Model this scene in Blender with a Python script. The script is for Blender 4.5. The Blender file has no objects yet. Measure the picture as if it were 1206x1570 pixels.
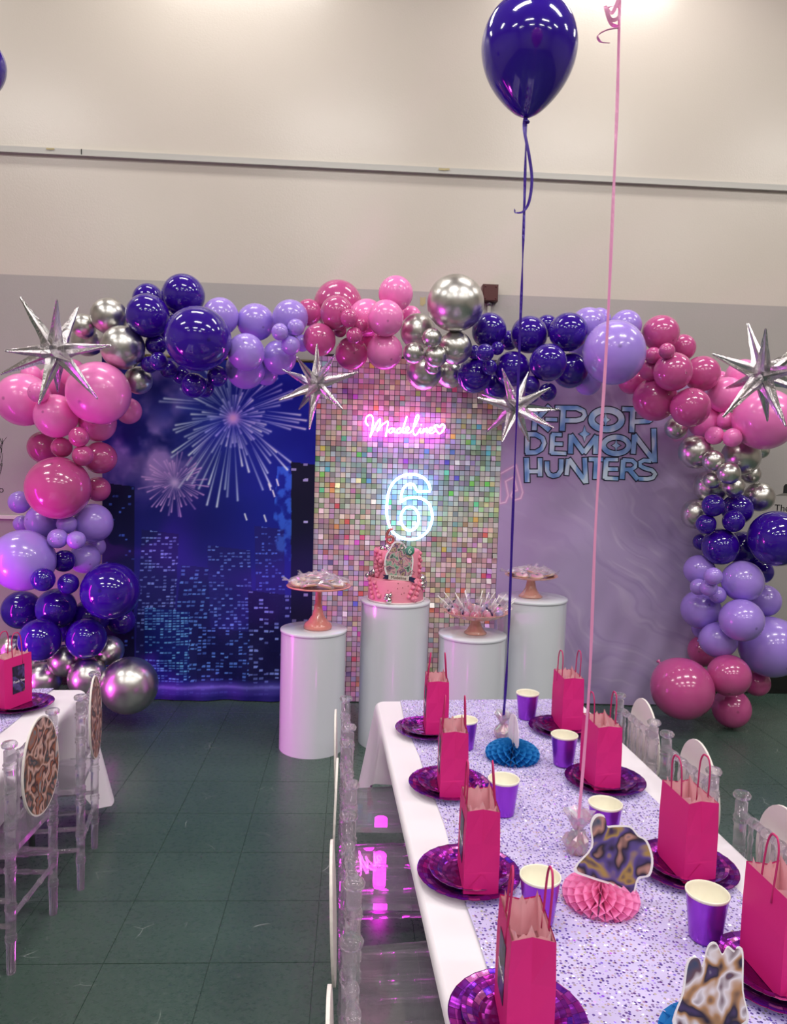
import bpy, bmesh, math, random
import numpy as np
from math import sin, cos, pi, radians, sqrt, atan2, floor
from mathutils import Vector, Matrix, Euler, Quaternion

random.seed(7)
np.random.seed(7)
scene = bpy.context.scene
COL = scene.collection

# ------------------------------------------------------------------ camera
F, W, H = 1134.0, 1206, 1570
CAM = Vector((0, 0, 1.5))
YAW, PITCH, ROLL = 3.1, 4.04, 1.65
RM = Matrix.Rotation(radians(-YAW), 3, 'Z') @ Matrix.Rotation(radians(90 - PITCH), 3, 'X') @ Matrix.Rotation(radians(ROLL), 3, 'Z')
cd = bpy.data.cameras.new('camera')
cd.sensor_fit = 'VERTICAL'; cd.sensor_height = 36.0; cd.sensor_width = 36.0
cd.lens = 36.0 * F / H
cd.clip_start = 0.02
cam = bpy.data.objects.new('camera', cd)
cam.matrix_world = Matrix.Translation(CAM) @ RM.to_4x4()
COL.objects.link(cam); scene.camera = cam

# ------------------------------------------------------------------ world, exposure
vs = scene.view_settings
vs.view_transform = 'Standard'; vs.look = 'None'; vs.exposure = 0.0; vs.gamma = 1.0
vs.use_curve_mapping = False
scene.cycles.transparent_max_bounces = 24
scene.cycles.transmission_bounces = 10
scene.cycles.max_bounces = 12
scene.cycles.use_denoising = True
wd = bpy.data.worlds.new('world'); scene.world = wd; wd.use_nodes = True
wd.node_tree.nodes['Background'].inputs[0].default_value = (0.8, 0.82, 0.85, 1)
wd.node_tree.nodes['Background'].inputs[1].default_value = 0.25

# ------------------------------------------------------------------ ceiling lamps (rows of fluorescent troffers)
CEIL = 5.0
LAMPS = [(x, 1.65) for x in (-3.3, -0.25, 2.15, 4.6)] + [(x, -1.2) for x in (-3.3, -0.4, 2.1, 4.6)] + \
        [(x, -4.0) for x in (-3.3, -0.4, 2.1, 4.6)] + [(x, 4.1) for x in (-3.3, -0.9, 1.6, 4.1)]
for i, (lx, ly) in enumerate(LAMPS):
    ld = bpy.data.lights.new('ceiling_lamp_light', 'AREA')
    ld.shape = 'RECTANGLE'; ld.size = 1.2; ld.size_y = 0.28
    ld.energy = 45 if ly < 4 else 22
    ld.color = (1.0, 0.965, 0.91)
    lo = bpy.data.objects.new('ceiling_lamp_light', ld)
    lo.location = (lx, ly, CEIL - 0.14)
    COL.objects.link(lo)

# ------------------------------------------------------------------ pixel helpers (real 3D positions at real distances)
def ray(px, py):
    return RM @ Vector(((px - W / 2) / F, -(py - H / 2) / F, -1.0))
def at(px, py, Y):
    v = ray(px, py); return CAM + v * (Y / v.y)
def fl(px, py, z=0.0):
    v = ray(px, py); return CAM + v * ((z - CAM.z) / v.z)
def pix(p):
    c = RM.transposed() @ (Vector(p) - CAM)
    return (W / 2 + F * c.x / -c.z, H / 2 - F * c.y / -c.z)
def pxm(npx, p):
    """npx pixels measured at point p, in metres"""
    c = RM.transposed() @ (Vector(p) - CAM)
    return npx * -c.z / F

# ------------------------------------------------------------------ material helpers
def lin(c):
    if isinstance(c, str):
        c = tuple(int(c[i:i + 2], 16) / 255 for i in (0, 2, 4))
    return tuple(x / 12.92 if x <= 0.04045 else ((x + 0.055) / 1.055) ** 2.4 for x in c)
MATS = {}
def mat(name, color='808080', rough=0.5, metal=0.0, spec=0.5, coat=0.0, emit=None, estr=0.0, sub=0.0, trans=0.0, alpha=1.0):
    if name in MATS: return MATS[name]
    m = bpy.data.materials.new(name); m.use_nodes = True
    b = m.node_tree.nodes['Principled BSDF']
    b.inputs['Base Color'].default_value = (*lin(color), 1)
    b.inputs['Roughness'].default_value = rough
    b.inputs['Metallic'].default_value = metal
    b.inputs['Specular IOR Level'].default_value = spec
    b.inputs['Coat Weight'].default_value = coat
    b.inputs['Coat Roughness'].default_value = 0.06
    b.inputs['Transmission Weight'].default_value = trans
    b.inputs['Alpha'].default_value = alpha
    if sub:
        b.inputs['Subsurface Weight'].default_value = sub
        b.inputs['Subsurface Radius'].default_value = (0.03, 0.02, 0.03)
    if emit:
        b.inputs['Emission Color'].default_value = (*lin(emit), 1)
        b.inputs['Emission Strength'].default_value = estr
    MATS[name] = m
    return m
class NT:
    """tiny node-graph helper"""
    def __init__(self, m):
        self.m = m; self.t = m.node_tree; self.b = self.t.nodes['Principled BSDF']; self.out = self.t.nodes['Material Output']
    def n(self, typ, **kw):
        nd = self.t.nodes.new(typ)
        for k, v in kw.items():
            if k in ('_in',):
                for kk, vv in v.items():
                    s = nd.inputs[kk]
                    if isinstance(vv, bpy.types.NodeSocket): self.t.links.new(vv, s)
                    else: s.default_value = vv
            else: setattr(nd, k, v)
        return nd
    def math(self, op, a, b=0.0, c=None):
        ins = {0: a, 1: b}
        if c is not None: ins[2] = c
        return self.n('ShaderNodeMath', operation=op, _in=ins).outputs[0]
    def vmath(self, op, a, b=(0, 0, 0)):
        nd = self.n('ShaderNodeVectorMath', operation=op, _in={0: a, 1: b})
        return nd.outputs['Value'] if op in ('LENGTH', 'DOT_PRODUCT', 'DISTANCE') else nd.outputs[0]
    def noise(self, vec, scale, detail=2, rough=0.5):
        return self.n('ShaderNodeTexNoise', _in={'Vector': vec, 'Scale': scale, 'Detail': detail, 'Roughness': rough})
    def ramp(self, fac, stops, interp='LINEAR'):
        r = self.n('ShaderNodeValToRGB', _in={0: fac})
        r.color_ramp.interpolation = interp
        el = r.color_ramp.elements
        while len(el) < len(stops): el.new(0.5)
        for e, (p, c) in zip(el, stops):
            e.position = p; e.color = (*lin(c), 1) if not isinstance(c, float) else (c, c, c, 1)
        return r.outputs[0]
    def mix(self, fac, a, b):
        nd = self.n('ShaderNodeMix', data_type='RGBA')
        for idx, v in ((0, fac), (6, a), (7, b)):
            if isinstance(v, bpy.types.NodeSocket): self.t.links.new(v, nd.inputs[idx])
            elif isinstance(v, str): nd.inputs[idx].default_value = (*lin(v), 1)
            else: nd.inputs[idx].default_value = v
        return nd.outputs[2]
    def link(self, s, name):
        self.t.links.new(s, self.b.inputs[name] if isinstance(name, str) else name)
    def bump(self, h, strength=0.2, dist=0.01):
        nd = self.n('ShaderNodeBump', _in={'Strength': strength, 'Distance': dist, 'Height': h})
        self.link(nd.outputs[0], 'Normal')
    def pos(self): return self.n('ShaderNodeNewGeometry').outputs['Position']
    def obj(self): return self.n('ShaderNodeTexCoord').outputs['Object']

# ------------------------------------------------------------------ mesh helpers
class MB:
    def __init__(self): self.v = []; self.f = []; self.s = []; self.mi = []
    def add(self, vs, fs, smooth=False, mi=0, M=None):
        o = len(self.v)
        if M is not None: vs = [M @ Vector(p) for p in vs]
        self.v += [tuple(p) for p in vs]
        for f in fs: self.f.append(tuple(i + o for i in f)); self.s.append(smooth); self.mi.append(mi)
        return self
    def box(self, c, s, rz=0.0, mi=0, M=None):
        x, y, z = s[0] / 2, s[1] / 2, s[2] / 2
        P = [(-x, -y, -z), (x, -y, -z), (x, y, -z), (-x, y, -z), (-x, -y, z), (x, -y, z), (x, y, z), (-x, y, z)]
        R = Matrix.Rotation(rz, 3, 'Z')
        P = [R @ Vector(p) + Vector(c) for p in P]
        return self.add(P, [(0, 3, 2, 1), (4, 5, 6, 7), (0, 1, 5, 4), (1, 2, 6, 5), (2, 3, 7, 6), (3, 0, 4, 7)], False, mi, M)
    def lathe(self, prof, n=32, mi=0, smooth=True, M=None, fn=None):
        vs = []; fs = []
        for i, (r, z) in enumerate(prof):
            for k in range(n):
                a = 2 * pi * k / n
                rr, zz = (r, z) if fn is None else fn(r, z, a, i)
                vs.append((rr * cos(a), rr * sin(a), zz))
        for i in range(len(prof) - 1):
            for k in range(n):
                k2 = (k + 1) % n
                fs.append((i * n + k, i * n + k2, (i + 1) * n + k2, (i + 1) * n + k))
        return self.add(vs, fs, smooth, mi, M)
    def tube(self, pts, r, n=8, closed=False, mi=0, caps=True, M=None):
        pts = [Vector(p) for p in pts]; m = len(pts)
        rs = r if isinstance(r, (list, tuple)) else [r] * m
        vs = []; fs = []
        up = None
        for i in range(m):
            a = pts[(i - 1) % m] if (closed or i > 0) else pts[i]
            b = pts[(i + 1) % m] if (closed or i < m - 1) else pts[i]
            t = (b - a)
            t = t.normalized() if t.length > 1e-9 else Vector((0, 0, 1))
            if up is None:
                up = Vector((0, 0, 1)) if abs(t.z) < 0.9 else Vector((1, 0, 0))
            up = up - t * up.dot(t)
            if up.length < 1e-6: up = t.orthogonal()
            up.normalize(); sd = t.cross(up)
            for k in range(n):
                ang = 2 * pi * k / n
                vs.append(pts[i] + (up * cos(ang) + sd * sin(ang)) * rs[i])
        for i in range(m if closed else m - 1):
            j = (i + 1) % m
            for k in range(n):
                k2 = (k + 1) % n
                fs.append((i * n + k, i * n + k2, j * n + k2, j * n + k))
        self.add(vs, fs, True, mi, M)
        if caps and not closed:
            o = len(self.v) - len(vs)
            self.f.append(tuple(o + k for k in reversed(range(n)))); self.s.append(False); self.mi.append(mi)
            self.f.append(tuple(o + (m - 1) * n + k for k in range(n))); self.s.append(False); self.mi.append(mi)
        return self
    def sphere(self, c, r, n=16, m=10, mi=0, sc=(1, 1, 1), M=None):
        vs = []; fs = []
        for i in range(m + 1):
            ph = -pi / 2 + pi * i / m
            for k in range(n):
                a = 2 * pi * k / n
                vs.append((c[0] + r * sc[0] * cos(ph) * cos(a), c[1] + r * sc[1] * cos(ph) * sin(a), c[2] + r * sc[2] * sin(ph)))
        for i in range(m):
            for k in range(n):
                k2 = (k + 1) % n
                fs.append((i * n + k, i * n + k2, (i + 1) * n + k2, (i + 1) * n + k))
        return self.add(vs, fs, True, mi, M)
    def prism(self, poly, thick, mi=0, M=None):
        """flat polygon in local XZ, thickness along Y"""
        n = len(poly)
        vs = [(x, -thick / 2, z) for x, z in poly] + [(x, thick / 2, z) for x, z in poly]
        fs = [tuple(range(n)), tuple(range(2 * n - 1, n - 1, -1))] + [(i, i + n, (i + 1) % n + n, (i + 1) % n) for i in range(n)]
        return self.add(vs, fs, False, mi, M)
    def mesh(self, name, mats=()):
        me = bpy.data.meshes.new(name)
        me.from_pydata(self.v, [], self.f)
        for m in mats: me.materials.append(m)
        me.polygons.foreach_set('use_smooth', self.s)
        me.polygons.foreach_set('material_index', self.mi)
        me.update()
        return me
    def build(self, name, mats, parent=None, label=None, loc=None, rot=None, kind=None):
        if not isinstance(mats, (list, tuple)): mats = [mats]
        return link(name, self.mesh(name, mats), parent, label, loc, rot, kind)
def link(name, me, parent=None, label=None, loc=None, rot=None, kind=None):
    o = bpy.data.objects.new(name, me); COL.objects.link(o)
    if parent is not None: o.parent = parent
    if loc is not None: o.location = loc
    if rot is not None: o.rotation_euler = rot
    if label: o['label'] = label
    if kind: o['kind'] = kind
    return o
def tag(o, label, cat, group=None):
    o['label'] = label; o['category'] = cat
    if group: o['group'] = group
    return o
def thing(name, label, cat, loc=(0, 0, 0), rz=0.0, group=None):
    o = bpy.data.objects.new(name, None); COL.objects.link(o)
    o.location = loc; o.rotation_euler = (0, 0, rz); o.empty_display_size = 0.05
    return tag(o, label, cat, group)
def dup(root, loc, rot=None, label=None, scale=None):
    r = root.copy(); COL.objects.link(r); r.location = loc
    if rot is not None: r.rotation_euler = rot
    if scale is not None: r.scale = scale
    if label: r['label'] = label
    for ch in root.children:
        c = ch.copy(); COL.objects.link(c); c.parent = r
        for g in ch.children:
            d = g.copy(); COL.objects.link(d); d.parent = c
    return r
def struct(name, mb, m, parent=None):
    o = mb.build(name, m, parent); o['kind'] = 'structure'; return o
def crom(pts, n=6, closed=False):
    """Catmull-Rom through 2D/3D points"""
    pts = [Vector(p) for p in pts]; m = len(pts); out = []
    rng = range(m if closed else m - 1)
    for i in rng:
        p0 = pts[(i - 1) % m] if closed or i > 0 else pts[i]
        p1 = pts[i]; p2 = pts[(i + 1) % m]
        p3 = pts[(i + 2) % m] if closed or i < m - 2 else p2
        for k in range(n):
            t = k / n
            out.append(0.5 * ((2 * p1) + (p2 - p0) * t + (2 * p0 - 5 * p1 + 4 * p2 - p3) * t * t + (3 * p1 - p0 - 3 * p2 + p3) * t ** 3))
    if not closed: out.append(pts[-1])
    return out
def text_mesh(txt, size, name):
    cu = bpy.data.curves.new(name, 'FONT'); cu.body = txt; cu.size = size; cu.align_x = 'CENTER'; cu.extrude = 0.0003
    o = bpy.data.objects.new(name, cu); COL.objects.link(o)
    dg = bpy.context.evaluated_depsgraph_get(); dg.update()
    me = bpy.data.meshes.new_from_object(o.evaluated_get(dg))
    bpy.data.objects.remove(o); bpy.data.curves.remove(cu)
    me.name = name
    return me

# ================================================================== MATERIALS
WALLY = 4.78
GREYTOP = 2.573
def m_wall():
    m = mat('wall_paint', 'c9c0b4', 0.26, spec=0.45); n = NT(m); p = n.pos()
    sep = n.n('ShaderNodeSeparateXYZ', _in={0: p})
    st = n.math('LESS_THAN', sep.outputs[2], GREYTOP)
    ns = n.noise(p, 1.3, 3).outputs[0]
    up = n.mix(ns, 'cbc2b8', 'd3cac2')
    lo = n.mix(ns, 'a9a4a3', 'b3adab')
    n.link(n.mix(st, up, lo), 'Base Color')
    n.bump(n.noise(p, 90, 3).outputs[0], 0.12, 0.004)
    return m
def m_floor():
    m = mat('floor_vinyl', '394944', 0.3, spec=0.5); n = NT(m); p = n.pos()
    big = n.noise(p, 1.1, 3).outputs[0]
    fine = n.noise(p, 130, 3, 0.7).outputs[0]
    st = n.vmath('MULTIPLY', p, (16, 20, 9))
    streak = n.noise(st, 3.0, 4, 0.65).outputs[0]
    c = n.mix(n.ramp(big, [(0.3, 0.0), (0.7, 1.0)]), '2f463e', '41584e')
    c = n.mix(n.ramp(fine, [(0.35, 0.0), (0.68, 0.5)]), c, '55655f')
    c = n.mix(n.ramp(streak, [(0.55, 0.0), (0.85, 0.35)]), c, '6d7975')
    # scuff marks
    w = n.noise(p, 2.2, 2).outputs['Color']
    q = n.vmath('ADD', p, n.vmath('MULTIPLY', w, (0.6, 0.6, 0)))
    vor = n.n('ShaderNodeTexVoronoi', feature='DISTANCE_TO_EDGE', _in={'Vector': q, 'Scale': 4.5})
    sc = n.math('LESS_THAN', vor.outputs[0], 0.004)
    gate = n.ramp(n.noise(p, 6.0, 2).outputs[0], [(0.6, 0.0), (0.66, 0.8)])
    c = n.mix(n.math('MULTIPLY', sc, gate), c, '8f9a95')
    n.link(c, 'Base Color')
    n.link(n.ramp(streak, [(0.3, 0.22), (0.8, 0.42)]), 'Roughness')
    n.bump(fine, 0.08, 0.003)
    return m
def latex(name, color, rough=0.12, spec=0.6):
    m = mat(name, color, rough, spec=spec, coat=0.35); n = NT(m)
    # thicker, darker rubber at the crown tip
    o = n.obj(); d = n.vmath('DISTANCE', o, (0, 0, 1.0))
    f = n.ramp(d, [(0.03, 1.0), (0.09, 0.0)])
    dark = tuple(x * 0.6 for x in lin(color)) + (1,)
    n.link(n.mix(f, (*lin(color), 1), dark), 'Base Color')
    return m
M_PURP = latex('latex_dark_purple', '300a8e', 0.1, 0.55)
M_LIL = latex('latex_lilac', 'a688e6', 0.22)
M_ROSE = latex('latex_rose', 'c2508f', 0.16)
M_HOT = latex('latex_bright_pink', 'f884cc', 0.24)
M_CHR = mat('latex_chrome', 'cfcdca', 0.3, 1.0)
def m_foil():
    m = mat('silver_foil', 'dcd8dc', 0.07, 1.0); n = NT(m)
    n.bump(n.noise(n.obj(), 45, 2).outputs[0], 0.25, 0.01)
    return m
M_FOIL = m_foil()
M_WALL, M_FLOOR = m_wall(), m_floor()
M_CEIL = mat('ceiling_white', 'd5d3cd', 0.8)
M_SIDE = mat('side_wall_paint', 'b9b1a8', 0.7)
M_WHITE = mat('white_gloss', 'dfe3ec', 0.2, coat=0.4)
M_CLOTH = mat('white_tablecloth', 'e8e2ea', 0.55)
M_BLACK = mat('black_rubber', '0e0f10', 0.45)
M_METAL = mat('grey_metal', '8a8c90', 0.35, 0.8)
M_TRIM = mat('trim_grey', 'bcbab6', 0.4)
M_NEON = mat('neon_pink', 'ffd0f5', 0.4, emit=(1.0, 0.33, 0.93), estr=34.0)
M_NEONB = mat('neon_ice', 'e0f2ff', 0.4, emit=(0.60, 0.76, 1.0), estr=5.0)
M_GLOW = mat('magenta_glow', 'ff40f0', 0.4, emit=(1.0, 0.12, 0.95), estr=15.0)
M_PEACH = mat('peach_ceramic', 'e08f85', 0.18, coat=0.5)
M_PEACH2 = mat('pale_peach_ceramic', 'e3a79a', 0.2, coat=0.5)
def m_paper_pink():
    m = mat('hot_pink_paper', 'd9237e', 0.6, spec=0.3); n = NT(m)
    n.bump(n.noise(n.obj(), 120, 3).outputs[0], 0.08, 0.002); return m
M_BAG = m_paper_pink()
M_TISSUE = mat('pale_pink_lining', 'f0b9c4', 0.7)
M_CORD = mat('twisted_paper_cord', 'c0246a', 0.6)
M_CUPIN = mat('cup_white', 'f2eedd', 0.5)
def m_cup():
    m = mat('purple_foil_cup', '9a3cd0', 0.25, 0.6); n = NT(m)
    v = n.n('ShaderNodeTexVoronoi', _in={'Vector': n.obj(), 'Scale': 60})
    k = n.ramp(v.outputs['Distance'], [(0.02, 1.0), (0.12, 0.0)])
    g = n.ramp(v.outputs['Color'], [(0.7, 0.0), (0.75, 0.8)])
    n.link(n.mix(n.math('MULTIPLY', k, g), (*lin('9a3cd0'), 1), (*lin('e6a0ff'), 1)), 'Base Color')
    return m
M_CUP = m_cup()
def m_plate():
    m = mat('holographic_purple_foil', '8a1e9c', 0.2, 0.85); n = NT(m)
    s = n.n('ShaderNodeSeparateXYZ', _in={0: n.obj()})
    ang = n.math('ARCTAN2', s.outputs[1], s.outputs[0])
    rad = n.vmath('LENGTH', n.n('ShaderNodeCombineXYZ', _in={0: s.outputs[0], 1: s.outputs[1]}).outputs[0])
    ca = n.math('FLOOR', n.math('MULTIPLY', ang, 28 / (2 * pi)))
    cr = n.math('FLOOR', n.math('MULTIPLY', rad, 95.0))
    wn = n.n('ShaderNodeTexWhiteNoise', noise_dimensions='2D', _in={0: n.n('ShaderNodeCombineXYZ', _in={0: ca, 1: cr}).outputs[0]})
    c = n.ramp(wn.outputs['Value'], [(0.0, '5c1084'), (0.3, '7d1a96'), (0.55, '9c1f8e'), (0.75, '5a22c8'), (0.9, 'c23aa8'), (0.97, 'f08adf')])
    fa = n.math('FRACT', n.math('MULTIPLY', ang, 28 / (2 * pi)))
    fr = n.math('FRACT', n.math('MULTIPLY', rad, 95.0))
    ln = n.math('MAXIMUM', n.math('LESS_THAN', fa, 0.07), n.math('LESS_THAN', fr, 0.08))
    inr = n.math('GREATER_THAN', rad, 0.062)
    c = n.mix(n.math('MULTIPLY', n.math('MULTIPLY', ln, inr), 0.7), c, '3a0c55')
    flat = n.mix(inr, '7a1676', c)
    n.link(flat, 'Base Color')
    nrm = n.n('ShaderNodeNewGeometry').outputs['Normal']
    off = n.vmath('MULTIPLY', n.vmath('SUBTRACT', wn.outputs['Color'], (0.5, 0.5, 0.5)), (0.25, 0.25, 0.0))
    n.link(n.vmath('NORMALIZE', n.vmath('ADD', nrm, off)), 'Normal')
    return m
M_PLATE = m_plate()
M_PLATEB = mat('plate_white_back', 'e8e0e8', 0.5)
def m_runner():
    m = mat('sequin_runner', 'cfc4ea', 0.5); n = NT(m)
    p = n.vmath('MULTIPLY', n.pos(), (1, 1, 0.02))
    v = n.n('ShaderNodeTexVoronoi', _in={'Vector': p, 'Scale': 150.0, 'Randomness': 0.7})
    msk = n.math('LESS_THAN', v.outputs['Distance'], 0.42)
    sep = n.n('ShaderNodeSeparateColor', _in={0: v.outputs['Color']})
    r1, r2 = sep.outputs[0], sep.outputs[1]
    sq = n.ramp(r1, [(0.0, '5a38b0'), (0.3, '7c5ac8'), (0.5, 'a58ae0'), (0.7, 'd6cbf4'), (0.85, 'fffbea')])
    base = n.mix(n.noise(p, 14, 2).outputs[0], 'b3a6dc', 'd3cbee')
    n.link(n.mix(n.math('MULTIPLY', msk, 0.9), base, sq), 'Base Color')
    n.link(n.math('MULTIPLY', msk, 0.55), 'Metallic')
    n.link(n.math('SUBTRACT', 0.6, n.math('MULTIPLY', msk, 0.42)), 'Roughness')
    nrm = n.n('ShaderNodeNewGeometry').outputs['Normal']
    off = n.vmath('MULTIPLY', n.vmath('SUBTRACT', v.outputs['Color'], (0.5, 0.5, 0.5)), (1.1, 1.1, 0.0))
    scl = n.n('ShaderNodeVectorMath', operation='SCALE', _in={0: off, 'Scale': msk}).outputs[0]
    n.link(n.vmath('NORMALIZE', n.vmath('ADD', nrm, scl)), 'Normal')
    return m
M_RUN = m_runner()
def m_attr(name, rough=0.6, metal=0.0, spec=0.3):
    m = mat(name, '808080', rough, metal, spec); n = NT(m)
    a = n.n('ShaderNodeAttribute', attribute_name='Col')
    n.link(a.outputs['Color'], 'Base Color'); return m
M_PRINT = m_attr('printed_fabric', 0.62, 0.0, 0.25)
M_TILE = m_attr('holographic_tile', 0.4, 0.4, 0.5)
def m_acrylic():
    m = bpy.data.materials.new('clear_acrylic'); m.use_nodes = True
    t = m.node_tree; t.nodes.remove(t.nodes['Principled BSDF']); out = t.nodes['Material Output']
    g = t.nodes.new('ShaderNodeBsdfGlass'); g.inputs['IOR'].default_value = 1.42; g.inputs['Roughness'].default_value = 0.02
    g.inputs['Color'].default_value = (0.97, 0.95, 0.98, 1)
    tr = t.nodes.new('ShaderNodeBsdfTransparent'); tr.inputs[0].default_value = (0.96, 0.94, 0.97, 1)
    mx = t.nodes.new('ShaderNodeMixShader'); mx.inputs[0].default_value = 0.36
    t.links.new(g.outputs[0], mx.inputs[1]); t.links.new(tr.outputs[0], mx.inputs[2])
    df = t.nodes.new('ShaderNodeBsdfTranslucent'); df.inputs[0].default_value = (0.95, 0.92, 0.97, 1)
    dg = t.nodes.new('ShaderNodeBsdfDiffuse'); dg.inputs[0].default_value = (0.95, 0.92, 0.97, 1)
    m2 = t.nodes.new('ShaderNodeMixShader'); m2.inputs[0].default_value = 0.5
    t.links.new(df.outputs[0], m2.inputs[1]); t.links.new(dg.outputs[0], m2.inputs[2])
    m3 = t.nodes.new('ShaderNodeMixShader'); m3.inputs[0].default_value = 0.08
    t.links.new(mx.outputs[0], m3.inputs[1]); t.links.new(m2.outputs[0], m3.inputs[2]); t.links.new(m3.outputs[0], out.inputs[0])
    return m
M_ACR = m_acrylic()
def m_film(name, tint, gl=0.3, rough=0.12, hue=False, milk=0.0):
    m = bpy.data.materials.new(name); m.use_nodes = True
    t = m.node_tree; t.nodes.remove(t.nodes['Principled BSDF']); out = t.nodes['Material Output']
    tr = t.nodes.new('ShaderNodeBsdfTransparent'); tr.inputs[0].default_value = (*lin(tint), 1)
    gs = t.nodes.new('ShaderNodeBsdfGlossy'); gs.inputs['Roughness'].default_value = rough
    gs.inputs['Color'].default_value = (0.95, 0.93, 0.95, 1)
    mx = t.nodes.new('ShaderNodeMixShader'); mx.inputs[0].default_value = gl
    t.links.new(tr.outputs[0], mx.inputs[1]); t.links.new(gs.outputs[0], mx.inputs[2]); t.links.new(mx.outputs[0], out.inputs[0])
    if milk:
        dd = t.nodes.new('ShaderNodeBsdfDiffuse'); dd.inputs[0].default_value = (0.95, 0.92, 0.95, 1)
        m4 = t.nodes.new('ShaderNodeMixShader'); m4.inputs[0].default_value = milk
        t.links.new(mx.outputs[0], m4.inputs[1]); t.links.new(dd.outputs[0], m4.inputs[2]); t.links.new(m4.outputs[0], out.inputs[0])
    if hue:
        tc = t.nodes.new('ShaderNodeTexCoord'); nz = t.nodes.new('ShaderNodeTexNoise'); nz.inputs['Scale'].default_value = 40
        t.links.new(tc.outputs['Object'], nz.inputs['Vector'])
        r = t.nodes.new('ShaderNodeValToRGB'); el = r.color_ramp.elements
        for _ in range(3): el.new(0.5)
        for e, (p, c) in zip(el, [(0.3, 'e8d27a'), (0.42, 'f2e6ea'), (0.5, 'e6a8d0'), (0.58, 'b8e0d8'), (0.7, 'f2f0e6')]):
            e.position = p; e.color = (*lin(c), 1)
        t.links.new(nz.outputs[0], r.inputs[0]); t.links.new(r.outputs[0], gs.inputs['Color'])
    return m
M_CELLO = m_film('clear_cellophane', 'f6f2f6', 0.12, 0.2, False, 0.16)
M_IRID = m_film('iridescent_cellophane', 'f2e8ee', 0.4, 0.3, True, 0.15)
M_NEONBACK = m_film('neon_backing_acrylic', 'f7f2f7', 0.06, 0.05)

# ================================================================== THE ROOM
struct('wall_back', MB().box((1, WALLY + 0.1, CEIL / 2), (16, 0.2, CEIL)), M_WALL)
struct('wall_left', MB().box((-6.1, -1, CEIL / 2), (0.2, 11.6, CEIL)), M_SIDE)
struct('wall_right', MB().box((8.1, -1, CEIL / 2), (0.2, 11.6, CEIL)), M_SIDE)
struct('wall_front', MB().box((1, -6.9, CEIL / 2), (16, 0.2, CEIL)), M_SIDE)
struct('ceiling', MB().box((1, -1, CEIL + 0.1), (14.4, 11.8, 0.2)), M_CEIL)
floor_o = struct('floor', MB().box((1, -1, -0.103), (14.4, 11.8, 0.2)), M_FLOOR)
# vinyl floor tiles in view (12 inch squares), each with its own edge
TS = 0.3085
tb = MB(); hs = TS / 2 - 0.0009
tb.add([(-hs, -hs, -0.003), (hs, -hs, -0.003), (hs, hs, -0.003), (-hs, hs, -0.003),
        (-hs + .0006, -hs + .0006, 0), (hs - .0006, -hs + .0006, 0), (hs - .0006, hs - .0006, 0), (-hs + .0006, hs - .0006, 0)],
       [(4, 5, 6, 7), (0, 1, 5, 4), (1, 2, 6, 5), (2, 3, 7, 6), (3, 0, 4, 7)])
tile_me = tb.mesh('floor_tile', [M_FLOOR])
for j in range(-4, 9):
    for i in range(-10, 11):
        cx, cy = -0.083 + (i + 0.5) * TS, 2.112 + (j + 0.5) * TS
        if cy + TS / 2 > WALLY: continue
        px, py = pix((cx, cy, 0))
        if -90 < px < W + 110 and py < H + 190:
            o = link('floor_tile', tile_me, floor_o, loc=(cx, cy, random.uniform(-0.0004, 0.0)))
bb = MB(); bb.box((1, WALLY - 0.006, 0.06), (14, 0.012, 0.118)); bb.box((1, WALLY - 0.012, 0.006), (14, 0.02, 0.012))
struct('baseboard_back', bb, M_BLACK)
tr = MB(); tr.box((0.6, WALLY - 0.012, 3.318), (8, 0.024, 0.034)); tr.box((0.6, WALLY - 0.014, 3.3), (8, 0.028, 0.006))
t1 = struct('trim_1', tr, M_TRIM)
c = at(127, 233, WALLY)
MB().box((c.x, WALLY - 0.013, 3.318), (0.006, 0.027, 0.037)).build('joint', M_BLACK, t1)
struct('trim_2', MB().box((-2.9, WALLY - 0.012, 1.07), (2.4, 0.024, 0.022)), mat('trim_white', 'e3dfd8', 0.4))
# tape remnants on rail and wall
M_TAPE = mat('yellowed_tape', 'b9ab80', 0.5)
for (px, py, w_, h_, lab) in [(680, 262, .07, .016, 'scrap of yellowed tape on the wall rail left of the purple balloon ribbon'),
                              (80, 231, .05, .012, 'scrap of yellowed tape near the left end of the wall rail'),
                              (648, 462, .035, .06, 'torn yellowed tape on the grey wall beside the big chrome balloon')]:
    p = at(px, py, WALLY); y = WALLY - (0.0275 if py < 400 else 0.001)
    poly = [(-w_ / 2, -h_ * .4), (0, -h_ / 2), (w_ / 2, -h_ * .2), (w_ * .45, h_ / 2), (-w_ * .1, h_ * .35), (-w_ / 2, h_ * .45)]
    tag(MB().prism(poly, 0.001).build('tape_scrap', M_TAPE, loc=(p.x, y, p.z)), lab, 'tape')
# dark red alarm box with conduit
p = at(749, 452, WALLY)
t = thing('alarm_box', 'dark red metal alarm box on a grey conduit beside the chrome balloon', 'alarm', (p.x, WALLY, p.z))
MR = mat('dark_red_enamel', '4d1214', 0.4)
b = MB(); b.box((0, -0.03, 0), (0.098, 0.06, 0.105)); b.build('box', MR, t)
b = MB(); b.box((0, -0.0635, 0), (0.088, 0.007, 0.095))
for sx in (-.034, .034):
    for sz in (-.037, .037): b.sphere((sx, -.068, sz), 0.005, 8, 6)
b.build('cover_plate', MR, t)
MB().tube([(0.0, -0.028, -0.05), (0.0, -0.028, -0.75)], 0.012, 10).build('conduit', mat('conduit_grey', 'b7b3ae', .4), t)
b = MB(); b.tube([(0, -.028, -.05), (0, -.028, -.075)], 0.017, 10); b.build('conduit_collar', M_METAL, t)

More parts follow.
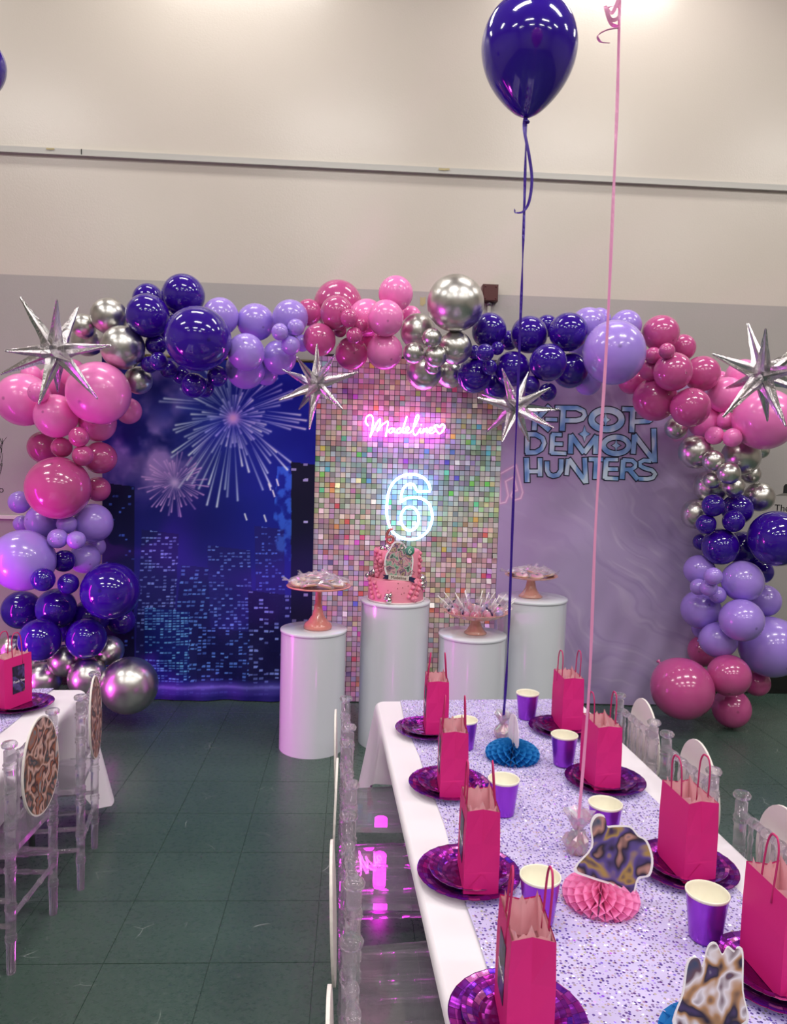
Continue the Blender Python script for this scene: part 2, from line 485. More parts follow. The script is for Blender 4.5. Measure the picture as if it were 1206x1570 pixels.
# pencil drawing and lettering on the wall at both ends of the picture
def wall_text(txt, px, py, size, label):
    p = at(px, py, WALLY)
    me = text_mesh(txt, size, 'wall_lettering'); me.materials.append(mat('ink_black', '17171a', 0.6))
    o = link('wall_lettering', me, loc=(p.x, WALLY - 0.0012, p.z), rot=(pi / 2, 0, 0))
    return tag(o, label, 'lettering')
wall_text('The', 1198, 784, 0.066, 'black hand lettering The on the wall beside the dark purple balloons')
wall_text('oo', -2, 755, 0.06, 'black round letters on the wall left of the rose balloons')
b = MB(); rr = random.Random(3)
for k in range(46):
    x0 = rr.uniform(-12, 4); y0 = rr.uniform(672, 722)
    a0 = rr.gauss(pi / 2, 0.25) if k < 30 else rr.uniform(0, pi); L = rr.uniform(8, 26) if k < 30 else rr.uniform(4, 9)
    if k >= 30: y0 = rr.uniform(712, 728)
    P = [at(x0 + L * (s - .5) * cos(a0) + rr.uniform(-1, 1), min(730, max(668, y0 + L * (s - .5) * sin(a0))), WALLY) for s in (0, .5, 1)]
    b.tube([(q.x, WALLY - 0.0012, q.z) for q in P], 0.0011, 4)
tag(b.build('wall_sketch', mat('ink_black')), 'black scribbled ink sketch on the wall at the left edge', 'drawing')
p0 = at(1200, 757, WALLY)
b = MB(); b.prism([(-.05, -.012), (.0, .004), (.09, .006), (.1, -.01)], 0.001, 0); b.prism([(.0, .004), (.0, .05), (.012, .065), (.05, .066), (.06, .004)], 0.0014, 1)
tag(b.build('wall_sketch', [mat('pencil_grey', '77746f', .7), mat('ink_black')], loc=(p0.x, WALLY - 0.001, p0.z)), 'small grey and black hat sketch on the wall above the hand lettering', 'drawing')

# ceiling light fixtures above the area lights
fb = MB(); fb.box((0, 0, 0.05), (1.26, 0.34, 0.1)); fme = fb.mesh('housing', [M_WHITE])
db = MB(); db.box((0, 0, -0.004), (1.2, 0.28, 0.006)); dme = db.mesh('diffuser', [mat('lamp_diffuser', 'f5f3ee', 0.6, emit='fff7ea', estr=1.5)])
for (lx, ly) in LAMPS:
    t = thing('ceiling_lamp', 'white fluorescent ceiling lamp fixture above the party room', 'lamp', (lx, ly, CEIL - 0.102), 0, 'ceiling lamps')
    link('housing', fme, t); link('diffuser', dme, t)

# ================================================================== BACKDROPS
BY = 4.47
def bdisp(x, z, ph):
    a = 0.006 * np.sin(x * 7 + ph) + 0.005 * np.sin(z * 4.1 + x * 3 + ph * 2)
    low = np.clip((0.9 - z) / 0.9, 0, 1)
    return a + low * (0.012 * np.sin(x * 16 + z * 9 + ph) + 0.006 * np.sin(x * 31 - z * 13))
def pix_np(x, y, z):
    A = np.array(RM.transposed()); d = np.stack([x - CAM.x, y - CAM.y, z - CAM.z], -1) @ A.T
    return W / 2 + F * d[..., 0] / -d[..., 2], H / 2 - F * d[..., 1] / -d[..., 2]
def banner_mesh(name, x0, x1, z0, z1, nx, nz, ph, paint):
    xs = np.linspace(x0, x1, nx); zs = np.linspace(z0, z1, nz)
    X, Z = np.meshgrid(xs, zs)
    Y = BY + bdisp(X, Z, ph)
    px, py = pix_np(X, np.full_like(X, BY), Z)
    rgb = np.clip(paint(px, py), 0, 1)
    rgbl = np.where(rgb <= 0.04045, rgb / 12.92, ((rgb + 0.055) / 1.055) ** 2.4)
    me = bpy.data.meshes.new(name)
    idx = np.arange(nx * nz).reshape(nz, nx)
    quads = np.stack([idx[:-1, :-1], idx[:-1, 1:], idx[1:, 1:], idx[1:, :-1]], -1).reshape(-1, 4)
    me.vertices.add(nx * nz); me.vertices.foreach_set('co', np.stack([X, Y, Z], -1).astype(np.float32).ravel())
    nq = len(quads)
    me.loops.add(nq * 4); me.loops.foreach_set('vertex_index', quads.astype(np.int32).ravel())
    me.polygons.add(nq); me.polygons.foreach_set('loop_start', np.arange(0, nq * 4, 4, dtype=np.int32))
    me.polygons.foreach_set('loop_total', np.full(nq, 4, dtype=np.int32))
    me.polygons.foreach_set('use_smooth', np.ones(nq, dtype=bool))
    me.update(calc_edges=True)
    a = me.color_attributes.new('Col', 'FLOAT_COLOR', 'POINT')
    a.data.foreach_set('color', np.concatenate([rgbl, np.ones((*rgbl.shape[:2], 1))], -1).astype(np.float32).ravel())
    me.materials.append(M_PRINT)
    return me
def vnoise(px, py, s, seed):
    r = np.random.RandomState(seed); g = r.rand(64, 64)
    u, v = px / s + 500, py / s + 500
    i, j = np.floor(u).astype(int), np.floor(v).astype(int); fu, fv = u - i, v - j
    fu = fu * fu * (3 - 2 * fu); fv = fv * fv * (3 - 2 * fv)
    G = lambda a, b: g[a % 64, b % 64]
    return (G(i, j) * (1 - fu) + G(i + 1, j) * fu) * (1 - fv) + (G(i, j + 1) * (1 - fu) + G(i + 1, j + 1) * fu) * fv
def fbm(px, py, s, seed, o=4):
    t = 0; a = 0.5
    for k in range(o): t = t + a * vnoise(px, py, s / 2 ** k, seed + k); a *= 0.5
    return t
def blend(c, m, col):
    return c * (1 - m[..., None]) + np.array(col)[None, None, :] * m[..., None]
def sstep(a, b, x):
    t = np.clip((x - a) / (b - a), 0, 1); return t * t * (3 - 2 * t)
def segdist(px, py, a, b):
    dx, dy = b[0] - a[0], b[1] - a[1]; L = dx * dx + dy * dy
    t = np.clip(((px - a[0]) * dx + (py - a[1]) * dy) / L, 0, 1)
    return np.hypot(px - a[0] - t * dx, py - a[1] - t * dy), t
def paint_left(px, py):
    r = np.random.RandomState(5)
    t = np.clip((px - 170) / 310, 0, 1)
    c = np.empty(px.shape + (3,)); c[:] = (0.07, 0.09, 0.42)
    c = blend(c, sstep(0.25, 1.0, t), (0.04, 0.10, 0.55))
    c = blend(c, sstep(760, 1000, py) * 0.7, (0.16, 0.13, 0.50))
    cl = fbm(px, py, 60, 11)
    m = sstep(0.42, 0.62, cl) * (1 - sstep(250, 345, px)) * (1 - sstep(690, 800, py))
    c = blend(c, m * 0.75, (0.52, 0.42, 0.70))
    m2 = np.exp(-((px - 215) ** 2 / 65 ** 2 + (py - 695) ** 2 / 50 ** 2)) * sstep(0.3, 0.6, fbm(px, py, 40, 21))
    c = blend(c, np.clip(m2 * 1.3, 0, 0.9), (0.66, 0.54, 0.82))
    # pale smoke behind the main burst
    m3 = np.exp(-(((px - 350) / 90) ** 2 + ((py - 650) / 75) ** 2)); c = blend(c, m3 * 0.35, (0.22, 0.36, 0.85))
    # skyline: towers with lit windows
    def tower(xa, xb, yt, base, win, dens, sx, sy, slant=0.0, seed=0):
        nonlocal c
        xx = px + slant * (py - 1060)
        ins = (xx > xa) & (xx < xb) & (py > yt + (xx - xa) * 0.12)
        c = blend(c, ins * 0.93, base)
        ci, cj = np.floor((xx - xa) / sx).astype(int), np.floor((py - yt) / sy).astype(int)
        g = np.random.RandomState(100 + seed).rand(256, 256)
        row = np.random.RandomState(200 + seed).rand(256)
        on = (g[ci % 256, cj % 256] < dens * (0.4 + 1.3 * row[cj % 256]))
        fx, fy = (xx - xa) / sx - ci, (py - yt) / sy - cj
        cell = (fx > 0.12) & (fx < 0.88) & (fy > 0.25) & (fy < 0.75)
        br = 0.45 + 0.55 * g[(ci + 7) % 256, (cj + 3) % 256]
        c = blend(c, (ins & on & cell) * br * 0.9, win)
    fade = lambda: None
    tower(156, 206, 740, (0.03, 0.04, 0.2), (0.3, 0.45, 0.9), 0.10, 5, 6, 0.0, 1)
    tower(205, 262, 812, (0.08, 0.09, 0.34), (0.55, 0.68, 0.98), 0.35, 6, 5, 0.05, 2)
    tower(395, 440, 806, (0.10, 0.10, 0.42), (0.35, 0.5, 0.95), 0.28, 5, 5, -0.02, 9)
    tower(255, 330, 866, (0.06, 0.08, 0.33), (0.42, 0.66, 1.0), 0.40, 7, 6, 0.12, 3)
    tower(326, 392, 836, (0.09, 0.10, 0.40), (0.45, 0.62, 0.98), 0.33, 6, 5, -0.04, 4)
    tower(222, 290, 930, (0.04, 0.10, 0.42), (0.45, 0.75, 1.0), 0.55, 6, 4, 0.0, 5)
    tower(380, 446, 905, (0.05, 0.05, 0.26), (0.55, 0.65, 0.98), 0.30, 8, 6, 0.0, 6)
    tower(300, 380, 960, (0.05, 0.06, 0.30), (0.4, 0.6, 1.0), 0.42, 7, 5, 0.03, 7)
    tower(446, 490, 708, (0.02, 0.03, 0.13), (0.75, 0.75, 0.95), 0.045, 9, 8, 0.0, 8)
    # lit glass edge of the dark tower
    mg = ((px > 425 + (py - 720) * -0.08) & (px < 447) & (py > 715) & (py < 860)) * sstep(0.35, 0.6, fbm(px, py, 12, 31))
    c = blend(c, mg * 0.6, (0.25, 0.5, 0.95))
    # haze glow and floor strip
    c = blend(c, np.exp(-((py - 880) / 60.0) ** 2) * 0.22, (0.32, 0.26, 0.72))
    c = blend(c, sstep(1040, 1050, py) * 0.85, (0.22, 0.20, 0.55))
    c = blend(c, np.exp(-((py - 1054) / 3.0) ** 2) * 0.6, (0.5, 0.5, 0.85))
    c = blend(c, sstep(1062, 1070, py) * 0.8, (0.06, 0.07, 0.35))
    # firework bursts
    def burst(cx, cy, n, r0, r1, col, wid, droop, ang0=0.0, ang1=2 * pi):
        nonlocal c
        acc = np.zeros(px.shape)
        for k in range(n):
            a = ang0 + (ang1 - ang0) * (k + r.uniform(-.3, .3)) / n; L = r.uniform(r0, r1); s = L * r.uniform(.15, .55)
            A = (cx + s * cos(a), cy + s * sin(a)); B = (cx + L * cos(a), cy + L * sin(a) + droop * (L / r1) ** 2)
            d, tt = segdist(px, py, A, B)
            acc = np.maximum(acc, np.exp(-(d / (wid * (0.45 + 0.75 * tt))) ** 2) * (0.25 + 0.75 * tt) * r.uniform(.5, 1))
        c = blend(c, np.clip(acc, 0, 1), col)
        c = blend(c, np.exp(-((px - cx) ** 2 + (py - cy) ** 2) / 9 ** 2) * 0.9, (0.85, 0.75, 0.95))
    burst(357, 641, 96, 34, 122, (0.86, 0.94, 1.0), 1.45, 22)
    burst(357, 641, 34, 14, 46, (0.75, 0.80, 1.0), 1.5, 4)
    burst(268, 740, 60, 16, 56, (0.86, 0.68, 0.92), 1.1, 8)
    for (x, y) in [(412, 742), (424, 735), (418, 752), (375, 788), (405, 790)]:
        d, tt = segdist(px, py, (x, y), (x + 3, y + 9)); c = blend(c, np.exp(-(d / 1.2) ** 2), (0.9, 0.93, 1.0))
    return np.clip(c * 1.12, 0, 1)
def paint_right(px, py):
    c = np.empty(px.shape + (3,)); c[:] = (0.70, 0.63, 0.79)
    c = blend(c, (1 - sstep(560, 700, py)) * 0.45, (0.60, 0.50, 0.66))
    # marble swirls sweeping from upper right to lower left
    wx = (fbm(px, py, 150, 41) - .45) * 130; wy = (fbm(px, py, 150, 51) - .45) * 130
    rad = np.hypot(px - 1330 + wx, py - 420 + wy); ang = np.arctan2(py - 420 + wy, px - 1330 + wx)
    s = fbm(rad * 6.0, ang * 420, 60, 61, 3); s2 = fbm(rad * 9.0, ang * 300, 60, 66, 3)
    amp = sstep(780, 1000, px + (py - 800) * 0.30) * 0.8 + 0.2
    c = blend(c, sstep(.50, .72, s) * amp * 0.5, (0.85, 0.80, 0.89))
    c = blend(c, sstep(.50, .72, s2) * amp * 0.4, (0.58, 0.50, 0.70))
    c = blend(c, sstep(0.45, 0.68, fbm(px, py, 90, 71)) * 0.22, (0.60, 0.53, 0.73))
    # music note outlines
    def note(poly, col, w):
        nonlocal c
        acc = np.zeros(px.shape)
        for a, b_ in zip(poly, poly[1:] + poly[:1]):
            d, _ = segdist(px, py, a, b_); acc = np.maximum(acc, np.exp(-(d / w) ** 2))
        c = blend(c, acc * 0.85, col)
    n1 = [(766, 727), (791, 713), (801, 755), (798, 764), (788, 767), (783, 760), (786, 753), (793, 752), (788, 731), (775, 738), (779, 760), (775, 770), (766, 772)]
    note(n1, (0.88, 0.62, 0.80), 2.2); note(n1, (0.95, 0.90, 0.96), 0.8)
    n2 = [(1052, 655), (1030, 650), (1026, 664), (1034, 676), (1050, 672)]
    note(n2, (0.78, 0.55, 0.75), 2.0)
    return c
XL0, XL1 = at(156, 800, BY).x, at(481, 800, BY).x
XR0, XR1 = at(764, 800, BY).x, at(1079, 800, BY).x
ZT = 2.06
M_POLE = mat('stand_pole', '6d5f48', 0.35, 0.6)
def backdrop(x0, x1, ph, paint, label):
    cx = (x0 + x1) / 2
    t = thing('fabric_backdrop', label, 'backdrop', (cx, BY + .05, 0))
    me = banner_mesh('cloth', x0, x1, 0.006, ZT, 300, 460, ph, paint)
    me.transform(Matrix.Translation((-cx, -BY - .05, 0)))
    link('cloth', me, t)
    for sx in (x0 - cx + 0.03, x1 - cx - 0.03):
        MB().tube([(sx, 0.02, 0.02), (sx, 0.02, ZT + 0.02)], 0.013, 10).build('pole', M_POLE, t)
        fo = MB(); fo.tube([(sx, -0.1 if sx > 0 and x0 > 0 else -0.02, 0.012), (sx, 0.2, 0.012)], 0.012, 8); fo.build('foot', M_POLE, t)
    MB().tube([(x0 - cx, 0.02, ZT + 0.015), (x1 - cx, 0.02, ZT + 0.015)], 0.013, 10).build('crossbar', M_POLE, t)
    return t, cx
backdrop(XL0, XL1, 0.6, paint_left, 'blue fabric backdrop printed with fireworks over a city at night')
bt, bcx = backdrop(XR0, XR1, 2.1, paint_right, 'lilac marbled fabric backdrop printed with large blue lettering')
# lettering on the lilac backdrop: flat print, dark outline with blue fill
def m_letter():
    m = mat('letter_blue', '7fb0dc', 0.6); n = NT(m); p = n.obj()
    n.link(n.ramp(n.noise(n.vmath('MULTIPLY', p, (1, 1, .6)), 14, 1).outputs[0], [(0.36, '6a9ad8'), (0.5, '9cc6ee'), (0.6, 'cfe8f8')]), 'Base Color'); return m
M_LET = m_letter(); M_LETD = mat('letter_outline', '141a3a', 0.6)
def L5(x, y): return (760 + x / 4.307, 590 + y / 4.307)
def arc(cx, cy, rx, ry, a0=0, a1=360, n=28):
    return [(cx + rx * cos(radians(a0 + (a1 - a0) * k / n)), cy + ry * sin(radians(a0 + (a1 - a0) * k / n))) for k in range(n + 1)]
WV = 36; WO = 46
STROKES = [  # (points, width)
    ([(352, 140), (262, 232)], 34), ([(258, 222), (352, 300)], 34), ([(262, 150), (252, 300)], 34),
    ([(325, 229), (402, 231)], 26),
    ([(442, 152), (435, 304)], WV), ([(390, 153), (530, 154), (575, 175), (584, 200), (566, 226), (528, 236), (440, 236)], 32),
    (arc(728, 230, 100, 64), 44),
    ([(902, 160), (896, 314)], WV), ([(832, 160), (1000, 166), (1038, 190), (1040, 215), (1005, 240), (900, 244)], 32),
    ([(208, 324), (206, 450)], 32), ([(196, 326), (262, 328), (306, 352), (318, 386), (300, 424), (262, 446), (196, 448)], 32),
    ([(374, 328), (366, 454)], 34), ([(366, 328), (432, 330)], 26), ([(366, 390), (438, 392)], 26), ([(362, 450), (462, 454)], 26),
    ([(494, 330), (490, 454)], 34), ([(492, 332), (580, 450)], 34), ([(580, 450), (664, 338)], 34), ([(660, 336), (656, 456)], 34),
    (arc(793, 400, 84, 54), 36),
    ([(914, 330), (906, 455)], 34), ([(912, 330), (1046, 505)], 34), ([(1040, 290), (1046, 512)], 34),
    ([(202, 482), (206, 642)], 34), ([(290, 484), (290, 604)], 32), ([(205, 572), (290, 572)], 28),
    ([(336, 506), (336, 566), (350, 592), (376, 602), (408, 594), (428, 566), (430, 492)], 32),
    ([(476, 490), (464, 596)], 30), ([(478, 490), (592, 644)], 34), ([(584, 482), (594, 650)], 32),
    ([(612, 492), (706, 493)], 28), ([(662, 492), (656, 622)], 34),
    ([(728, 494), (720, 620)], 34), ([(722, 493), (806, 494)], 26), ([(720, 556), (806, 557)], 26), ([(718, 616), (808, 620)], 26),
    ([(842, 495), (834, 622)], 34), ([(838, 497), (900, 500), (922, 520), (920, 542), (898, 558), (840, 560)], 28), ([(882, 560), (938, 626)], 32),
    ([(1024, 503), (978, 499), (952, 512), (954, 536), (985, 552), (1030, 564), (1052, 588), (1036, 614), (1000, 622), (944, 620)], 28),
]
def on_banner(px, py, off):
    q = at(px, py, BY); d = float(bdisp(np.float64(q.x), np.float64(q.z), 2.1))
    return Vector((q.x - bcx, d - 0.05 - off, q.z))
def ribbon2d(mb, pts, w, off):
    P = []
    for a, b_ in zip(pts, pts[1:]):
        n_ = max(1, int(math.hypot(b_[0] - a[0], b_[1] - a[1]) / 16))
        P += [(a[0] + (b_[0] - a[0]) * k / n_, a[1] + (b_[1] - a[1]) * k / n_) for k in range(n_)]
    P.append(pts[-1]); closed = math.hypot(pts[0][0] - pts[-1][0], pts[0][1] - pts[-1][1]) < 1
    if closed: P = P[:-1]
    m = len(P); vs = []; fs = []
    for i in range(m):
        a = P[(i - 1) % m] if closed or i else P[i]; b_ = P[(i + 1) % m] if closed or i < m - 1 else P[i]
        dx, dy = b_[0] - a[0], b_[1] - a[1]; L = math.hypot(dx, dy); nx, ny = -dy / L * w / 2, dx / L * w / 2
        vs += [on_banner(*L5(P[i][0] + nx, P[i][1] + ny), off), on_banner(*L5(P[i][0] - nx, P[i][1] - ny), off)]
    for i in range(m if closed else m - 1):
        j = (i + 1) % m; fs.append((2 * i, 2 * j, 2 * j + 1, 2 * i + 1))
    mb.add(vs, fs)
def ext(pts, e):
    (x0, y0), (x1, y1) = pts[0], pts[1]; L = math.hypot(x1 - x0, y1 - y0)
    a = (x0 - (x1 - x0) / L * e, y0 - (y1 - y0) / L * e)
    (x2, y2), (x3, y3) = pts[-1], pts[-2]; L = math.hypot(x3 - x2, y3 - y2)
    return [a] + pts[1:-1] + [(x2 - (x3 - x2) / L * e, y2 - (y3 - y2) / L * e)]
dk, bl = MB(), MB()
for pts, w_ in STROKES:
    cl_ = pts[0] == pts[-1] or math.hypot(pts[0][0] - pts[-1][0], pts[0][1] - pts[-1][1]) < 1
    ribbon2d(dk, pts if cl_ else ext(pts, 7), w_ + 11, 0.0025)
    ribbon2d(bl, pts, w_ - 3, 0.0045)
def sparkle(cx, cy, a, b_):
    for mb, e, off in ((dk, 7, .0030), (bl, -1, .0052)):
        A, B = a + e, b_ + e; k = 0.3
        P = [(cx + A * cos(t) ** 3 if False else cx + (A if i % 4 == 0 else (0 if i % 4 == 2 else A * k)) * (1 if i in (0, 1, 7) else -1 if i in (3, 4, 5) else 0) if i % 2 == 0 else cx + A * k * (1 if i in (1, 7) else -1),
              cy + (B if i == 2 else -B if i == 6 else 0) if i % 2 == 0 else cy + B * k * (1 if i in (1, 3) else -1)) for i, t in enumerate([0] * 8)]
        mb.add([on_banner(*L5(cx, cy), off)] + [on_banner(*L5(*q), off) for q in P], [(0, 1 + i, 1 + (i + 1) % 8) for i in range(8)])
sparkle(722, 232, 30, 46); sparkle(582, 325, 38, 54); sparkle(793, 401, 30, 40)
dk.build('letter_outline', M_LETD, bt); bl.build('letter_fill', M_LET, bt, 'blue printed letters with dark outlines')

# ------------------------------------------------------------------ shimmer wall of little square holographic tiles
SX0, SX1 = at(479, 800, BY).x + .004, at(765, 800, BY).x - .004
NPX, NPZ, TPX = 4, 8, 9
SW = SX1 - SX0; PW = SW / NPX; TW = PW / TPX
sw = thing('shimmer_wall', 'silver holographic sequin wall of small square tiles between the backdrops', 'backdrop', ((SX0 + SX1) / 2, BY, 0))
rr = random.Random(12)
pan_me = MB().box((0, 0, 0), (PW - .003, .008, PW - .003)).mesh('panel', [mat('panel_grid', '3a363c', 0.5)])
def hsv(h, s, v):
    import colorsys
    return colorsys.hsv_to_rgb(h % 1, s, v)
for a in range(NPX):
    for b_ in range(NPZ):
        cx, cz = -SW / 2 + (a + .5) * PW, 0.005 + (b_ + .5) * PW
        if b_ == NPZ - 1: po = MB().box((0, 0, -PW * .25), (PW - .003, .008, PW * .5 - .003)).build('panel', mat('panel_grid'), sw, loc=(cx, .014, cz))
        else: po = link('panel', pan_me, sw, loc=(cx, 0.014, cz))
        vs, fs, cols = [], [], []
        for i in range(TPX):
            for j in range(TPX // 2 if b_ == NPZ - 1 else TPX):
                x, z = (i - (TPX - 1) / 2) * TW, (j - (TPX - 1) / 2) * TW
                g = TW * 0.455
                ax, az = rr.gauss(0, 0.055), rr.gauss(0, 0.05)
                if rr.random() < .06: ax, az = rr.gauss(0, .25), rr.gauss(0, .2)
                ax = abs(ax); ff = g * abs(az); o = len(vs)
                for (sx, sz) in ((-1, -1), (1, -1), (1, 1), (-1, 1)):
                    vs.append((x + sx * g, -0.0085 - ff + sx * g * az + (sz - 1) * g * ax, z + sz * g))
                for (sx, sz) in ((-1, -1), (1, -1), (1, 1), (-1, 1)):
                    vs.append((x + sx * g, -0.0075 - ff + sx * g * az + (sz - 1) * g * ax, z + sz * g))
                fs += [(o, o + 1, o + 2, o + 3), (o, o + 4, o + 5, o + 1), (o + 1, o + 5, o + 6, o + 2), (o + 2, o + 6, o + 7, o + 3), (o + 3, o + 7, o + 4, o)]
                # film colour differs from tile to tile
                zz = cz + z; h0 = 0.86 + 0.24 * sin(3.1 * (cx + x) + 1.2) + 0.55 * max(0, 1 - abs(zz - 1.45) / .5) + rr.gauss(0, .13)
                s0 = min(.5, max(.03, rr.gauss(.15, .08))); v0 = min(1, max(.45, rr.gauss(.87, .08)))
                if rr.random() < .05: s0, v0 = .5, .98
                if rr.random() < .06: s0, v0 = .1, 1.0
                cols += [lin(hsv(h0, s0, v0))] * 20
        me = bpy.data.meshes.new('tiles'); me.from_pydata(vs, [], fs); me.materials.append(M_TILE)
        ca = me.color_attributes.new('Col', 'FLOAT_COLOR', 'CORNER')
        ca.data.foreach_set('color', np.array([(*q, 1) for q in cols], dtype=np.float32).ravel())
        link('tiles', me, po, kind='stuff')
b = MB(); b.tube([(-SW / 2 + .02, .04, .0), (-SW / 2 + .02, .04, 2.1)], .012, 8); b.tube([(SW / 2 - .02, .04, .0), (SW / 2 - .02, .04, 2.1)], .012, 8)
b.build('frame', M_METAL, sw)

# ------------------------------------------------------------------ neon signs
NY = BY - 0.045
def N1(x, y): q = at(540 + x / 7.5375, 610 + y / 7.5375, NY); return Vector((q.x, q.y, q.z))
NAME = [[(185, 325), (152, 275), (168, 218), (208, 198), (238, 235), (232, 330), (205, 455)],
        [(205, 455), (240, 375), (288, 282), (320, 246), (316, 300), (286, 390)],
        [(286, 390), (332, 325), (385, 282), (412, 278), (402, 350), (384, 448)],
        [(472, 350), (438, 358), (420, 388), (442, 406), (470, 382), (486, 350), (482, 392), (512, 398)],
        [(562, 350), (528, 360), (514, 394), (545, 405), (582, 360), (630, 212), (602, 300), (582, 394), (612, 400)],
        [(612, 386), (650, 366), (646, 340), (620, 350), (614, 390), (650, 406), (690, 385)],
        [(690, 385), (740, 290), (768, 222), (750, 200), (724, 262), (704, 380), (722, 430), (752, 410), (782, 360)],
        [(786, 348), (776, 394), (800, 402), (818, 370)], [(794, 306), (798, 314)],
        [(826, 350), (816, 404), (850, 356), (866, 362), (860, 400), (884, 392)],
        [(884, 386), (920, 370), (925, 345), (896, 350), (884, 394), (918, 410), (960, 380)]]
HEART = [(1005, 338), (978, 314), (950, 325), (962, 362), (1005, 414), (1052, 370), (1066, 325), (1036, 306)]
org = N1(600, 440)
t = thing('neon_name_sign', 'pink neon script sign reading Madeline with a heart', 'sign', org)
nb = MB()
for s in NAME: nb.tube([p - org for p in crom([N1(*q) for q in s], 5)], 0.0044, 8)
nb.build('neon_lettering', M_NEON, t)
MB().tube([p - org for p in crom([N1(*q) for q in HEART], 5, True)], 0.0044, 8, closed=True).build('neon_heart', M_NEON, t)
out = [N1(*q) - org for q in crom([(100, 330), (130, 170), (230, 150), (330, 190), (560, 160), (780, 160), (830, 260), (1040, 250), (1110, 330), (1040, 460), (720, 480), (300, 480), (160, 500)], 4, True)] if False else \
      [N1(*q) - org for q in crom([Vector(v) for v in [(100, 330), (140, 160), (240, 150), (340, 200), (560, 165), (780, 160), (850, 260), (1040, 255), (1120, 330), (1040, 460), (720, 485), (300, 480), (150, 510)]], 4, True)]
MB().prism([(p.x, p.z) for p in out], 0.003).build('backing_plate', M_NEONBACK, t, loc=(0, 0.012, 0))
def N6(x, y): return at(540 + x / 6.7, 710 + y / 6.7, NY)
SIX = [(660, 290), (800, 290), (790, 230), (750, 170), (690, 130), (610, 115), (520, 130), (430, 190), (375, 290), (355, 420), (355, 540), (382, 650), (430, 722), (515, 772), (600, 786), (690, 764), (770, 700), (815, 600), (815, 500), (785, 420), (720, 370), (640, 350), (560, 362), (500, 398), (505, 320), (530, 252), (580, 216), (632, 226)]
org = N6(590, 790)
t = thing('neon_number_sign', 'ice white outlined neon number six above the cake', 'sign', org)
pts = []
for i, q in enumerate(SIX):   # keep the terminal and notch corners sharp
    pts.append(q)
sm = crom([Vector(q) for q in SIX[1:24]], 5)
sm2 = crom([Vector(q) for q in SIX[23:] + [SIX[0]]], 5)
loop = [Vector(SIX[0])] + sm + sm2[1:-1]
MB().tube([N6(q[0], q[1]) - org for q in loop], 0.0078, 8, closed=True).build('neon_outline', M_NEONB, t)
MB().tube([N6(*q) - org for q in arc(590, 570, 92, 122, 0, 360, 36)[:-1]], 0.0078, 8, closed=True).build('neon_inner_loop', M_NEONB, t)

# ================================================================== BALLOONS
bprof = []
for i in range(25):
    a = pi * i / 24
    r = sin(a); z = cos(a)
    if z < 0: r *= 1 - 0.10 * z * z * (-z); z *= 1.06
    bprof.append((max(r, 0.0), z))
def balloon_mesh(m, tear=0.0):
    prof = [(r * (1 if z > 0 else 1 - 0.0), z if z > 0 else z * (1 + tear * (z * z))) for r, z in bprof]
    b = MB(); b.lathe(prof[:-1] + [(0.05, prof[-1][1])], 36); me = b.mesh('balloon', [m]); return me
bknot = MB(); bknot.lathe([(0.05, -1.03), (0.035, -1.10), (0.03, -1.12), (0.075, -1.17), (0.07, -1.19), (0.0, -1.17)], 10)
COLR = {'P': ('dark purple', M_PURP), 'L': ('lilac', M_LIL), 'R': ('rose pink', M_ROSE), 'H': ('bright pink', M_HOT), 'S': ('chrome silver', M_CHR)}
BME = {k: balloon_mesh(v[1]) for k, v in COLR.items()}
KME = {k: bknot.mesh('knot', [v[1]]) for k, v in COLR.items()}
